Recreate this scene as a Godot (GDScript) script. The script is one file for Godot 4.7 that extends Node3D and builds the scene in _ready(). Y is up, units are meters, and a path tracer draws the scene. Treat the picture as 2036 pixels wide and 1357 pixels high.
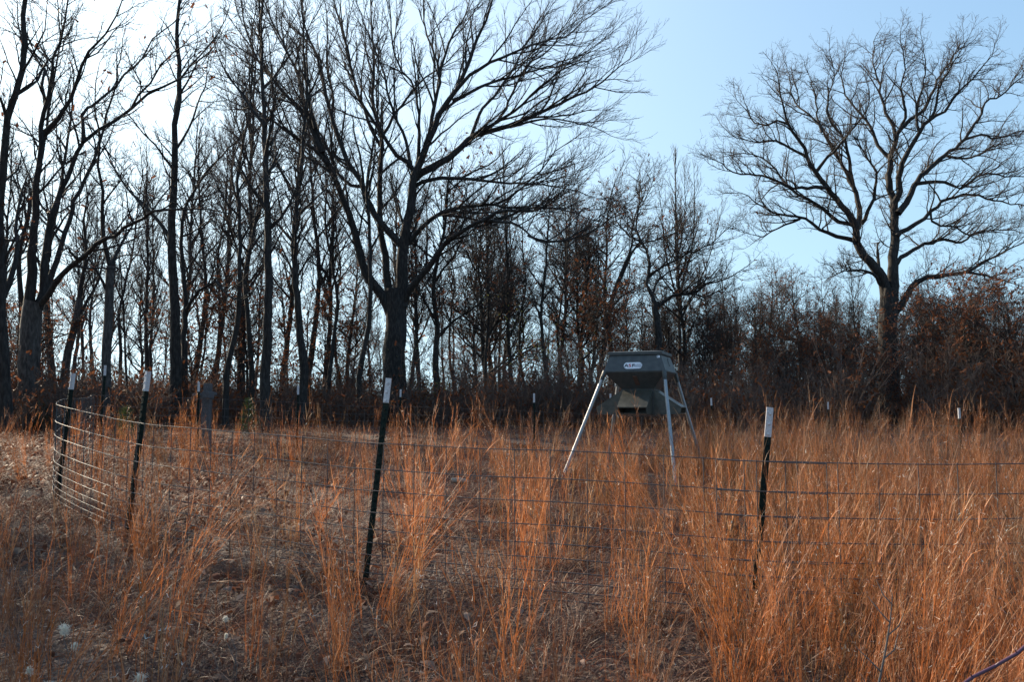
extends Node3D
# A deer feeder inside a ring of hog panels on steel T-posts, in dry winter grass at the edge of bare oak woods.
# Units are metres; the camera stands at the origin, 1.5 m up, and looks along -z.

var rng := RandomNumberGenerator.new()
var used := {}
var noise := FastNoiseLite.new()
var patch := FastNoiseLite.new()
var M := {}

# ------------------------------------------------------------------ mesh collector
class Tubes:
	var v := PackedVector3Array()
	var n := PackedVector3Array()
	var c := PackedColorArray()
	var i := PackedInt32Array()

	func tube(p: PackedVector3Array, r: PackedFloat32Array, sides: int, col := Color.WHITE, bump := 0.0) -> void:
		var m := p.size()
		if m < 2:
			return
		var first := v.size()
		var d := (p[1] - p[0]).normalized()
		var u := d.cross(Vector3(0.31, 0.22, 0.93)).normalized()
		for k in m:
			if k < m - 1:
				d = (p[k + 1] - p[k]).normalized()
			u = (u - d * u.dot(d)).normalized()
			var w := d.cross(u)
			var rr := r[k]
			for s in sides:
				var a := TAU * s / sides
				var o := u * cos(a) + w * sin(a)
				var q := rr
				if bump > 0.0:
					q = rr * (1.0 + bump * sin(a * 3.0 + k * 0.7) * 0.5 + bump * sin(a * 5.0 - k * 1.9) * 0.5)
				v.append(p[k] + o * q)
				n.append(o)
				c.append(col)
		for k in m - 1:
			var b := first + k * sides
			for s in sides:
				var s2 := (s + 1) % sides
				i.append(b + s)
				i.append(b + sides + s)
				i.append(b + s2)
				i.append(b + s2)
				i.append(b + sides + s)
				i.append(b + sides + s2)

	func ribbon(p: PackedVector3Array, side: Vector3, w0: float, w1: float, col: Color) -> void:
		var m := p.size()
		var first := v.size()
		for k in m:
			var t := float(k) / (m - 1)
			var wd := lerpf(w0, w1, t) * 0.5
			var d := (p[mini(k + 1, m - 1)] - p[maxi(k - 1, 0)]).normalized()
			var nn := side.cross(d).normalized()
			v.append(p[k] - side * wd)
			v.append(p[k] + side * wd)
			n.append(nn)
			n.append(nn)
			c.append(col)
			c.append(col)
		for k in m - 1:
			var b := first + k * 2
			i.append_array([b, b + 2, b + 1, b + 1, b + 2, b + 3])

	# a closed flat-shaded solid from rings of corners (all rings the same count), capped at both ends
	func loft(rings: Array, col := Color.WHITE, cap0 := true, cap1 := true) -> void:
		for k in rings.size() - 1:
			var a: Array = rings[k]
			var b: Array = rings[k + 1]
			var m := a.size()
			for s in m:
				quad(a[s], a[(s + 1) % m], b[(s + 1) % m], b[s], col)
		if cap0:
			fan(rings[0], col, true)
		if cap1:
			fan(rings[rings.size() - 1], col, false)

	# corners counter-clockwise as seen from outside
	func quad(a: Vector3, b: Vector3, cc: Vector3, d: Vector3, col := Color.WHITE) -> void:
		tri(a, b, cc, col)
		tri(a, cc, d, col)

	func tri(a: Vector3, b: Vector3, cc: Vector3, col := Color.WHITE) -> void:
		var nn := (b - a).cross(cc - a)
		if nn.length_squared() < 1e-14:
			return
		nn = nn.normalized()
		var f := v.size()
		v.append_array([a, b, cc])
		n.append_array([nn, nn, nn])
		c.append_array([col, col, col])
		i.append_array([f, f + 2, f + 1])

	func fan(ring: Array, col: Color, flip: bool) -> void:
		for k in range(1, ring.size() - 1):
			if flip:
				tri(ring[0], ring[k + 1], ring[k], col)
			else:
				tri(ring[0], ring[k], ring[k + 1], col)

	func box(lo: Vector3, hi: Vector3, col := Color.WHITE, bevel := 0.0) -> void:
		var b := bevel
		var ring := func(y: float, g: float) -> Array:
			return [Vector3(lo.x + g, y, hi.z - g), Vector3(hi.x - g, y, hi.z - g), Vector3(hi.x - g, y, lo.z + g), Vector3(lo.x + g, y, lo.z + g)]
		if b > 0.0:
			loft([ring.call(lo.y, b), ring.call(lo.y + b, 0.0), ring.call(hi.y - b, 0.0), ring.call(hi.y, b)], col)
		else:
			loft([ring.call(lo.y, 0.0), ring.call(hi.y, 0.0)], col)

	func mesh() -> ArrayMesh:
		var a := []
		a.resize(Mesh.ARRAY_MAX)
		a[Mesh.ARRAY_VERTEX] = v
		a[Mesh.ARRAY_NORMAL] = n
		a[Mesh.ARRAY_COLOR] = c
		a[Mesh.ARRAY_INDEX] = i
		var m := ArrayMesh.new()
		m.add_surface_from_arrays(Mesh.PRIMITIVE_TRIANGLES, a)
		return m

# ------------------------------------------------------------------ naming and parenting
func numbered(called: String) -> String:
	var k: int = used.get(called, 0)
	used[called] = k + 1
	return called if k == 0 else "%s_%03d" % [called, k]

func thing(called: String, label: String, category: String, at := Vector3.ZERO, group := "") -> Node3D:
	var o := Node3D.new()
	o.name = numbered(called)
	add_child(o)
	o.position = at
	o.set_meta("label", label)
	o.set_meta("category", category)
	if group:
		o.set_meta("group", group)
	return o

func part(called: String, shape: Mesh, mat: Material, parent: Node) -> MeshInstance3D:
	var o := MeshInstance3D.new()
	o.name = called
	o.mesh = shape
	o.material_override = mat
	parent.add_child(o, true)
	return o

func stuff(o: Node) -> Node:
	o.set_meta("kind", "stuff")
	return o

func dup(src: Node3D, at: Vector3, turn: float, size: float, label: String, group := "") -> Node3D:
	var o: Node3D = src.duplicate()
	var base := String(src.name)
	var cut := base.rfind("_0")
	if cut > 0:
		base = base.substr(0, cut)
	o.name = numbered(base)
	add_child(o)
	o.position = at
	o.rotation.y = turn
	o.scale = Vector3.ONE * size
	o.set_meta("label", label)
	if group:
		o.set_meta("group", group)
	return o

func rnd(a: float, b: float) -> float:
	return rng.randf_range(a, b)

func rvec() -> Vector3:
	return Vector3(rng.randf() * 2.0 - 1.0, rng.randf() * 2.0 - 1.0, rng.randf() * 2.0 - 1.0)

# ------------------------------------------------------------------ the lie of the land
const HD := [0.0, 4.0, 6.5, 8.0, 12.0, 16.0, 20.0, 25.0, 35.0, 60.0, 90.0, 200.0, 3000.0]
const HY := [0.0, 0.36, 0.52, 0.58, 0.62, 0.62, 0.84, 1.0, 0.95, 0.8, -0.6, -6.0, -30.0]

func ground(x: float, z: float) -> float:
	var d := maxf(-z, 0.0)
	var y: float = HY[HY.size() - 1]
	for k in HD.size() - 1:
		if d < HD[k + 1]:
			var t: float = (d - HD[k]) / (HD[k + 1] - HD[k])
			y = lerpf(HY[k], HY[k + 1], t)
			break
	var w := smoothstep(3.0, 9.0, d) * (1.0 - smoothstep(40.0, 80.0, d))
	y += -0.036 * clampf(x, -11.0, 8.0) * w * (1.0 - 0.75 * smoothstep(15.0, 24.0, d))
	y += 0.05 * noise.get_noise_2d(x * 6.0, z * 6.0) * (1.0 - smoothstep(60.0, 100.0, d))
	return y

# ------------------------------------------------------------------ materials
func noise_tex(freq: float, ramp: Array, seed_: int, size := 512, octaves := 5) -> NoiseTexture2D:
	var f := FastNoiseLite.new()
	f.seed = seed_
	f.frequency = freq
	f.fractal_octaves = octaves
	var t := NoiseTexture2D.new()
	t.width = size
	t.height = size
	t.seamless = true
	t.noise = f
	var g := Gradient.new()
	var offs := PackedFloat32Array()
	var cols := PackedColorArray()
	for k in ramp.size():
		offs.append(ramp[k][0])
		cols.append((ramp[k][1] as Color).linear_to_srgb())
	g.offsets = offs
	g.colors = cols
	t.color_ramp = g
	return t

func relief(freq: float, seed_: int) -> NoiseTexture2D:
	return noise_tex(freq, [[0.0, Color.BLACK], [1.0, Color.WHITE]], seed_, 512, 5)

func flat(col: Color, rough: float, metal := 0.0) -> StandardMaterial3D:
	var m := StandardMaterial3D.new()
	m.albedo_color = col.linear_to_srgb()
	m.roughness = rough
	m.metallic = metal
	return m

func leafy(rough: float, through: float) -> StandardMaterial3D:
	var m := StandardMaterial3D.new()
	m.vertex_color_use_as_albedo = true
	m.roughness = rough
	m.cull_mode = BaseMaterial3D.CULL_DISABLED
	if through > 0.0:
		m.backlight_enabled = true
		m.backlight = Color(through, through, through).linear_to_srgb()
	return m

func bark(a: Color, b: Color, c: Color, s: int, depth: float) -> StandardMaterial3D:
	var m := StandardMaterial3D.new()
	m.albedo_texture = noise_tex(0.02, [[0.25, a], [0.5, b], [0.75, c]], s)
	m.uv1_triplanar = true
	m.uv1_scale = Vector3(1.6, 0.4, 1.6)
	m.roughness = 0.92
	m.heightmap_enabled = true
	m.heightmap_texture = relief(0.014, s + 7)
	m.heightmap_scale = depth
	return m

func make_materials() -> void:
	M.bark = bark(Color(0.014, 0.011, 0.0095), Color(0.026, 0.021, 0.0175), Color(0.05, 0.042, 0.036), 11, 3.0)
	M.pale_bark = bark(Color(0.032, 0.027, 0.024), Color(0.062, 0.053, 0.047), Color(0.115, 0.102, 0.09), 13, 1.5)
	M.limb = bark(Color(0.014, 0.011, 0.0095), Color(0.026, 0.021, 0.018), Color(0.052, 0.044, 0.038), 12, 0.8)
	M.twig = flat(Color(0.04, 0.028, 0.024), 0.95)
	M.brush = flat(Color(0.105, 0.072, 0.058), 0.95)
	M.grass = leafy(0.55, 1.0)
	M.dead_leaf = leafy(0.6, 0.7)
	M.dead_leaf.metallic_specular = 0.2
	M.fluff = leafy(0.9, 0.9)
	M.green_leaf = leafy(0.5, 0.7)
	var soil := StandardMaterial3D.new()
	soil.albedo_texture = noise_tex(0.03, [[0.2, Color(0.03, 0.02, 0.016)], [0.5, Color(0.07, 0.046, 0.036)], [0.8, Color(0.14, 0.095, 0.074)]], 21, 1024)
	soil.uv1_triplanar = true
	soil.uv1_world_triplanar = true
	soil.uv1_scale = Vector3(0.6, 0.6, 0.6)
	soil.roughness = 0.95
	soil.heightmap_enabled = true
	soil.heightmap_texture = relief(0.05, 31)
	soil.heightmap_scale = 4.0
	M.soil = soil
	var steel := StandardMaterial3D.new()
	steel.albedo_texture = noise_tex(0.012, [[0.2, Color(0.042, 0.046, 0.046)], [0.5, Color(0.056, 0.060, 0.059)], [0.8, Color(0.074, 0.077, 0.071)]], 41)
	steel.uv1_triplanar = true
	steel.uv1_scale = Vector3(1.5, 1.5, 1.5)
	steel.roughness = 0.5
	M.steel = steel
	var olive := steel.duplicate()
	olive.albedo_texture = noise_tex(0.012, [[0.2, Color(0.045, 0.043, 0.034)], [0.5, Color(0.062, 0.059, 0.047)], [0.8, Color(0.085, 0.08, 0.064)]], 43)
	olive.roughness = 0.4
	M.olive = olive
	var zinc := StandardMaterial3D.new()
	zinc.albedo_texture = noise_tex(0.05, [[0.3, Color(0.26, 0.27, 0.28)], [0.6, Color(0.36, 0.37, 0.38)], [0.8, Color(0.44, 0.44, 0.44)]], 45)
	zinc.uv1_triplanar = true
	zinc.uv1_scale = Vector3(3, 3, 3)
	zinc.metallic = 0.75
	zinc.roughness = 0.55
	M.zinc = zinc
	var wire := flat(Color(0.075, 0.07, 0.068), 0.6, 0.25)
	M.wire = wire
	var rust_wire := flat(Color(0.085, 0.07, 0.068), 0.6, 0.2)
	rust_wire.metallic_specular = 0.35
	M.rust_wire = rust_wire
	var green := StandardMaterial3D.new()
	green.albedo_texture = noise_tex(0.03, [[0.25, Color(0.008, 0.013, 0.011)], [0.6, Color(0.013, 0.024, 0.019)], [0.8, Color(0.05, 0.03, 0.018)]], 47)
	green.uv1_triplanar = true
	green.uv1_scale = Vector3(4, 2, 4)
	green.roughness = 0.65
	green.metallic_specular = 0.2
	M.post_green = green
	var white := StandardMaterial3D.new()
	white.albedo_texture = noise_tex(0.05, [[0.15, Color(0.42, 0.3, 0.2)], [0.32, Color(0.5, 0.46, 0.45)], [0.8, Color(0.66, 0.63, 0.63)]], 49)
	white.uv1_triplanar = true
	white.uv1_scale = Vector3(6, 3, 6)
	white.roughness = 0.55
	M.post_white = white
	M.badge = flat(Color(0.78, 0.78, 0.8), 0.4)
	M.ink = flat(Color(0.02, 0.022, 0.03), 0.5)
	M.red = flat(Color(0.5, 0.02, 0.02), 0.5)
	M.grey_ink = flat(Color(0.25, 0.25, 0.3), 0.5)
	M.rust = flat(Color(0.09, 0.045, 0.03), 0.8)
	M.dark = flat(Color(0.012, 0.012, 0.012), 0.8)
	var wood := StandardMaterial3D.new()
	wood.albedo_texture = noise_tex(0.03, [[0.2, Color(0.05, 0.044, 0.044)], [0.5, Color(0.09, 0.08, 0.08)], [0.8, Color(0.14, 0.128, 0.125)]], 51)
	wood.uv1_triplanar = true
	wood.uv1_scale = Vector3(9, 0.8, 9)
	wood.roughness = 0.9
	M.wood = wood
	var pale := flat(Color(0.3, 0.24, 0.18), 0.85)
	M.pale_wood = pale
	M.cane = flat(Color(0.085, 0.03, 0.05), 0.45)
	M.dry_stem = flat(Color(0.13, 0.105, 0.09), 0.85)

# ------------------------------------------------------------------ trees
# style: kink, lift (pull upwards), spread (branching angle), dense, len2, len3, len4
const OAK := {"kink": 0.26, "lift": 0.09, "spread": 0.85, "s2": 0.19, "s3": 0.13, "s4": 0.095, "l2": 2.2, "l3": 0.85, "l4": 0.36}
const ELM := {"kink": 0.13, "lift": 0.11, "spread": 0.55, "s2": 0.31, "s3": 0.17, "s4": 0.12, "l2": 3.0, "l3": 1.05, "l4": 0.42}
const SLENDER := {"kink": 0.21, "lift": 0.10, "spread": 0.75, "s2": 0.32, "s3": 0.17, "s4": 0.12, "l2": 1.9, "l3": 0.8, "l4": 0.34}
const FINE := {"kink": 0.08, "lift": 0.24, "spread": 0.5, "s2": 0.24, "s3": 0.16, "s4": 0.13, "l2": 1.7, "l3": 0.8, "l4": 0.36}

var twigs: Tubes
var leaves: Tubes
var leaf_rate := 0.0

func curve_points(raw: Array, step: float, kink: float) -> PackedVector3Array:
	var out := PackedVector3Array()
	var m := raw.size()
	for k in m - 1:
		var p0: Vector3 = raw[maxi(k - 1, 0)]
		var p1: Vector3 = raw[k]
		var p2: Vector3 = raw[k + 1]
		var p3: Vector3 = raw[mini(k + 2, m - 1)]
		var parts := maxi(1, int(p1.distance_to(p2) / step))
		for s in parts:
			var t := float(s) / parts
			var q := 0.5 * (2.0 * p1 + (p2 - p0) * t + (2.0 * p0 - 5.0 * p1 + 4.0 * p2 - p3) * t * t + (3.0 * p1 - p0 - 3.0 * p2 + p3) * t * t * t)
			if s > 0:
				q += rvec() * kink * step * 0.3
			out.append(q)
	out.append(raw[m - 1])
	return out

func grow(into: Tubes, p0: Vector3, dir: Vector3, length: float, r0: float, level: int, st: Dictionary) -> void:
	var segs := clampi(int(length / 0.28), 4, 9) if level == 2 else (4 if level == 3 else 2)
	var p := PackedVector3Array([p0])
	var r := PackedFloat32Array([r0])
	var d := dir
	var q := p0
	var kink: float = st.kink
	var lift: float = st.lift
	var r1 := maxf(r0 * 0.34, 0.003)
	for s in segs:
		d = (d + rvec() * kink * 1.3 + Vector3(0, lift * (0.6 if level < 4 else 0.3), 0)).normalized()
		q += d * (length / segs)
		p.append(q)
		r.append(lerpf(r0, r1, float(s + 1) / segs))
	into.tube(p, r, 5 if level == 2 else 3)
	if level < 4:
		sprout(p, r, level + 1, st, 0.12)
	if leaf_rate > 0.0 and level >= 3 and rng.randf() < leaf_rate:
		dead_leaf(q, rnd(0.07, 0.15))
		if rng.randf() < 0.5:
			dead_leaf(p[1] + rvec() * 0.04, rnd(0.06, 0.11))

func dead_leaf(at: Vector3, size: float) -> void:
	var d := (rvec() + Vector3(0, -0.6, 0)).normalized()
	var side := d.cross(rvec()).normalized()
	var nn := d.cross(side)
	var g := rnd(0.55, 1.25)
	var col := Color(0.17 * g, 0.066 * g, 0.034 * g)
	var p := PackedVector3Array([at, at + d * size * 0.5 + nn * size * rnd(-0.1, 0.15), at + d * size + nn * size * rnd(-0.3, 0.3)])
	leaves.ribbon(p, side, size * 0.35, size * 0.4, col)

func sprout(p: PackedVector3Array, r: PackedFloat32Array, level: int, st: Dictionary, from: float) -> void:
	var spacing: float = st.s2 if level == 2 else (st.s3 if level == 3 else st.s4)
	var lmax: float = st.l2 if level == 2 else (st.l3 if level == 3 else st.l4)
	var total := 0.0
	for k in p.size() - 1:
		total += p[k].distance_to(p[k + 1])
	var at := total * from + spacing * rng.randf()
	var walked := 0.0
	var spread: float = st.spread
	for k in p.size() - 1:
		var seg := p[k].distance_to(p[k + 1])
		if seg < 1e-5:
			continue
		var d := (p[k + 1] - p[k]) / seg
		while at < walked + seg:
			var t := (at - walked) / seg
			var q := p[k].lerp(p[k + 1], t)
			var pr := lerpf(r[k], r[k + 1], t)
			var f := at / total
			var side := d.cross(rvec()).normalized()
			var a := spread * rnd(0.55, 1.25)
			var nd := (d * cos(a) + side * sin(a)).normalized()
			if nd.y < -0.25 and rng.randf() < 0.75:
				nd.y = -nd.y * 0.5
				nd = nd.normalized()
			var ln := lmax * rnd(0.35, 1.0) * (1.0 - 0.45 * f)
			var cr := minf(ln * 0.0105 + 0.0034, maxf(pr * 0.75, 0.0042))
			if level == 2:
				cr = minf(ln * 0.017 + 0.005, maxf(pr * 0.68, 0.007))
			grow(limb_mesh if level == 2 else twigs, q, nd, ln, cr, level, st)
			at += spacing * rnd(0.5, 1.5)
		walked += seg
	# the tip carries on as a finer shoot
	if level == 2:
		var e := p.size() - 1
		grow(limb_mesh, p[e], (p[e] - p[e - 1]).normalized(), lmax * 0.35, r[e], 2, st)

var limb_mesh: Tubes

func open_tree(called: String, label: String, at: Vector3, group := "") -> Node3D:
	var t := thing(called, label, "tree", at, group)
	twigs = Tubes.new()
	leaves = Tubes.new()
	return t

func close_tree(t: Node3D) -> void:
	if twigs.v.size():
		stuff(part("twigs", twigs.mesh(), M.twig, t))
	if leaves.v.size():
		stuff(part("dead_leaves", leaves.mesh(), M.dead_leaf, t))

var trunk_mat: Material

func limb(t: Node3D, called: String, st: Dictionary, raw: Array, r0: float, r1: float) -> void:
	var is_trunk := called == "trunk"
	var step := 0.3 if is_trunk else 0.26
	var p := curve_points(raw, step, 0.25 if is_trunk else float(st.kink) * 2.6)
	var r := PackedFloat32Array()
	for k in p.size():
		var f := float(k) / (p.size() - 1)
		r.append(lerpf(r0, r1 if is_trunk else r1 * 0.5, pow(f, 0.7)))
	limb_mesh = Tubes.new()
	if is_trunk:
		var foot := PackedVector3Array([p[0] + Vector3(0, -0.5, 0)])
		foot.append_array(p)
		var fr := PackedFloat32Array([r0 * 1.45])
		fr.append_array(r)
		fr[1] = r0 * 1.18
		limb_mesh.tube(foot, fr, 14, Color.WHITE, 0.07)
		if r1 < r0 * 0.5:
			sprout(p, r, 2, st, 0.35)
	else:
		limb_mesh.tube(p, r, 8 if r0 > 0.05 else 6, Color.WHITE, 0.05)
		sprout(p, r, 2, st, 0.18)
	part(called, limb_mesh.mesh(), trunk_mat if is_trunk else M.limb, t)

# a forest tree: a nearly straight trunk that forks upwards into limbs
func forest_tree(called: String, label: String, at: Vector3, h: float, r0: float, st: Dictionary, first: float, limbs: int, reach: float, rise: float, group := "") -> Node3D:
	var t := open_tree(called, label, at, group)
	var raw: Array[Vector3] = []
	var q := Vector3.ZERO
	var lean := Vector3(rnd(-0.05, 0.05), 0, rnd(-0.05, 0.05))
	for k in 9:
		raw.append(q)
		q += Vector3(0, h / 8.0, 0) + lean * h / 8.0 + Vector3(rnd(-1, 1), 0, rnd(-1, 1)) * float(st.kink) * h * 0.085
	limb(t, "trunk", st, raw, r0, r0 * 0.12)
	for k in limbs:
		var f := lerpf(first, 0.92, (k + rng.randf() * 0.6) / limbs)
		var base: Vector3 = raw[int(f * 8.0)].lerp(raw[mini(int(f * 8.0) + 1, 8)], f * 8.0 - int(f * 8.0))
		var a := k * 2.4 + rnd(-0.5, 0.5)
		var out := Vector3(cos(a), 0, sin(a))
		var ln := reach * (1.15 - f * 0.75) * rnd(0.7, 1.15)
		var d := (out + Vector3(0, rise * rnd(0.7, 1.3), 0)).normalized()
		var pts: Array[Vector3] = [base]
		var w := base
		for s in 5:
			d = (d + rvec() * float(st.kink) * 0.9 + Vector3(0, float(st.lift), 0)).normalized()
			w += d * ln / 5.0
			pts.append(w)
		limb(t, "limb", st, pts, r0 * lerpf(0.5, 0.22, f), 0.012)
	close_tree(t)
	return t

# ------------------------------------------------------------------ grass and scatter
func blade(tb: Tubes, at: Vector3, dir: Vector3, length: float, curl: float, w: float, col: Color, segs := 5) -> void:
	var p := PackedVector3Array()
	var d := dir.normalized()
	var side := d.cross(Vector3.UP)
	if side.length() < 0.05:
		side = d.cross(Vector3.RIGHT)
	side = side.normalized()
	var q := at
	p.append(q)
	for s in segs:
		q += d * length / segs
		p.append(q)
		d = (d + Vector3(dir.x, -0.55, dir.z) * curl / segs + rvec() * 0.09).normalized()
	tb.ribbon(p, side.rotated(dir.normalized(), rnd(-0.9, 0.9)), w, w * 0.25, col)

func bluestem(stems: int, h: float, tilt: float, open := 1.0) -> ArrayMesh:
	var tb := Tubes.new()
	var la := rnd(0, TAU)
	var lean := Vector3(cos(la), 0, sin(la)) * tilt
	for s in stems:
		var g := rnd(0.65, 1.25)
		var col := Color(0.315 * g, 0.113 * g, 0.04 * g)
		var pale := Color(0.40 * g, 0.195 * g, 0.098 * g)
		var a := rnd(0, TAU)
		var root := Vector3(cos(a), 0, sin(a)) * rnd(0.0, 0.06)
		var d := (Vector3(0, 1, 0) + Vector3(cos(a), 0, sin(a)) * rnd(0.02, 0.2) * open + lean).normalized()
		var hh := h * rnd(0.5, 1.1)
		var q := root
		var pts := PackedVector3Array([q])
		var broken := rng.randf() < 0.13
		var snap := rng.randi_range(2, 5)
		for k in 7:
			d = (d + rvec() * 0.06 + Vector3(lean.x, 0.02, lean.z) * 0.25).normalized()
			if broken and k == snap:
				var b := rnd(0, TAU)
				d = (Vector3(cos(b), rnd(-0.5, 0.4), sin(b))).normalized()
			q += d * hh / 7.0
			pts.append(q)
		tb.ribbon(pts, Vector3(cos(a * 3.0), 0, sin(a * 3.0)), 0.0028, 0.0013, col)
		# long wisps hugging the stem, feathery near the tip
		for k in range(1, 8):
			for rep in 2:
				var base := pts[k - 1].lerp(pts[k], rng.randf())
				var b := rnd(0, TAU)
				var dd := (pts[k] - pts[k - 1]).normalized()
				var od := (dd + Vector3(cos(b), rnd(-0.1, 0.3), sin(b)) * rnd(0.08, 0.42) * (0.4 + 0.6 * open)).normalized()
				var ln := rnd(0.08, 0.2) * (1.0 if k < 5 else 0.8)
				blade(tb, base, od, ln, rnd(-0.1, 0.7) if rng.randf() < 0.82 else rnd(1.5, 3.2), rnd(0.0018, 0.0032), pale if rng.randf() < 0.3 else col, 4)
				if k > 3 and rng.randf() < 0.22:
					for w in 2:
						blade(tb, base + od * 0.03, (rvec() + Vector3.UP * 0.5).normalized(), rnd(0.008, 0.018), 0.3, 0.0028, Color(0.68, 0.6, 0.52), 2)
		if rng.randf() < 0.6:
			for k in 3:
				var b := rnd(0, TAU)
				blade(tb, pts[7] - d * rnd(0.0, 0.1), (d + Vector3(cos(b), 0.2, sin(b)) * 0.3).normalized(), rnd(0.05, 0.11), 0.2, 0.0028, pale, 2)
	for s in int(12.0 * open):
		var a := rnd(0, TAU)
		var g := rnd(0.6, 1.1)
		blade(tb, Vector3(cos(a), 0, sin(a)) * 0.04, Vector3(cos(a), rnd(0.7, 1.8), sin(a)), rnd(0.2, 0.45), rnd(0.8, 2.6), 0.003, Color(0.19 * g, 0.105 * g, 0.066 * g), 6)
	return tb.mesh()

func curly_tuft(blades: int, h: float, rad: float, warm: float) -> ArrayMesh:
	var tb := Tubes.new()
	for s in blades:
		var a := rnd(0, TAU)
		var g := rnd(0.55, 1.3)
		var col := Color(0.098, 0.05, 0.037).lerp(Color(0.19, 0.063, 0.028), warm * rng.randf()) * g
		if rng.randf() < 0.07:
			col = Color(0.32, 0.22, 0.165)
		var root := Vector3(cos(a), 0, sin(a)) * rad * sqrt(rng.randf())
		var b := a + rnd(-1.2, 1.2)
		blade(tb, root, Vector3(cos(b), rnd(0.5, 2.4), sin(b)), h * rnd(0.5, 1.2), rnd(0.8, 3.0), rnd(0.0022, 0.004), col, 5)
	return tb.mesh()

func litter_patch(count: int, rad: float) -> ArrayMesh:
	var tb := Tubes.new()
	for s in count:
		var a := rnd(0, TAU)
		var at := Vector3(cos(a), 0, sin(a)) * rad * sqrt(rng.randf()) + Vector3(0, rnd(0.01, 0.07), 0)
		var d := Vector3(rnd(-1, 1), rnd(-0.35, 0.35), rnd(-1, 1)).normalized()
		var side := d.cross(Vector3(rnd(-0.4, 0.4), 1, rnd(-0.4, 0.4))).normalized()
		var up := side.cross(d)
		var size := rnd(0.035, 0.075)
		var g := rnd(0.6, 1.3)
		var col := Color(0.13, 0.05, 0.028) * g if rng.randf() < 0.85 else Color(0.22, 0.15, 0.115) * g
		var p := PackedVector3Array()
		for k in 4:
			var t := k / 3.0
			p.append(at + d * size * t + up * size * (0.25 * sin(t * 3.0) * rnd(0.3, 1.4)))
		var m := tb.v.size()
		tb.ribbon(p, side, size * 0.5, size * 0.3, col)
		for k in 4:
			var wd: float = [0.25, 1.1, 0.9, 0.2][k]
			var mid := (tb.v[m + k * 2] + tb.v[m + k * 2 + 1]) * 0.5
			tb.v[m + k * 2] = mid + (tb.v[m + k * 2] - mid) * wd + up * size * 0.1 * wd
			tb.v[m + k * 2 + 1] = mid + (tb.v[m + k * 2 + 1] - mid) * wd + up * size * 0.13 * wd
	return tb.mesh()

func shrub(h: float, stems: int, leafy_: float) -> Array:
	var tw := Tubes.new()
	leaves = Tubes.new()
	twigs = tw
	limb_mesh = tw
	var st := {"kink": 0.22, "lift": 0.08, "spread": 0.7, "s2": 0.25, "s3": 0.14, "s4": 0.12, "l2": 0.8, "l3": 0.4, "l4": 0.2}
	leaf_rate = leafy_
	for s in stems:
		var a := rnd(0, TAU)
		var d := (Vector3(cos(a), 0, sin(a)) * rnd(0.1, 0.6) + Vector3.UP).normalized()
		var q := Vector3(cos(a), 0, sin(a)) * rnd(0, 0.35)
		var p := PackedVector3Array([q + Vector3(0, -0.15, 0)])
		var r := PackedFloat32Array([0.014])
		var ln := h * rnd(0.6, 1.1)
		for k in 5:
			d = (d + rvec() * 0.2).normalized()
			q += d * ln / 5.0
			p.append(q)
			r.append(lerpf(0.013, 0.004, (k + 1) / 5.0))
		tw.tube(p, r, 4)
		for k in int(ln / 0.16):
			var f := rnd(0.15, 1.0) * 4.99
			var kk := int(f)
			var bq := p[kk].lerp(p[kk + 1], f - kk)
			var bd := (d + rvec() * 0.9 + Vector3(0, 0.2, 0)).normalized()
			grow(tw, bq, bd, rnd(0.25, 0.75), 0.005, 3, st)
	leaf_rate = 0.0
	return [tw.mesh(), leaves.mesh() if leaves.v.size() else null]

func scatter(called: String, parent: Node, shape: Mesh, mat: Material, where: Array, tints: Array) -> void:
	if where.is_empty():
		return
	var mm := MultiMesh.new()
	mm.transform_format = MultiMesh.TRANSFORM_3D
	mm.use_colors = true
	mm.mesh = shape
	mm.instance_count = where.size()
	for k in where.size():
		mm.set_instance_transform(k, where[k])
		mm.set_instance_color(k, tints[k])
	var o := MultiMeshInstance3D.new()
	o.name = called
	o.multimesh = mm
	o.material_override = mat
	parent.add_child(o, true)
	stuff(o)

# how thick the tall orange grass stands
func tall_share(x: float, d: float) -> float:
	var t := x / maxf(d, 1.0)
	var m := lerpf(0.10, 1.0, smoothstep(-0.05, 0.36, t))
	if d < 5.5:
		m = lerpf(0.4, 1.0, smoothstep(-0.15, 0.3, t))
		m *= lerpf(0.4, 1.0, smoothstep(-0.6, -0.4, t))
	if d < 4.5:
		m *= lerpf(0.62, 1.0, smoothstep(0.16, 0.34, t))
	if d > 4.6 and d < 9.0 and t < -0.2:
		m *= 0.45
	if d > 6.5 and d < 14.0 and t < 0.14:
		m *= 0.5
	m *= 1.0 - 0.85 * smoothstep(11.5, 17.0, d)
	var p := patch.get_noise_2d(x * 9.0, d * 9.0)
	return clampf(m * (1.0 + 2.5 * p), 0.0, 1.3)

func place(x: float, d: float, size: float, sink := 0.02) -> Transform3D:
	var b := Basis(Vector3.UP, rnd(0, TAU)).scaled(Vector3.ONE * size)
	b = Basis(Vector3(rnd(-1, 1), 0, rnd(-1, 1)).normalized(), rnd(0, 0.14)) * b
	return Transform3D(b, Vector3(x, ground(x, -d) - sink, -d))

func tint(spread: float, warm := 0.0) -> Color:
	var g := rnd(1.0 - spread, 1.0 + spread)
	return Color(g * (1.0 + warm * 0.3), g, g * (1.0 - warm * 0.3))

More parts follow.
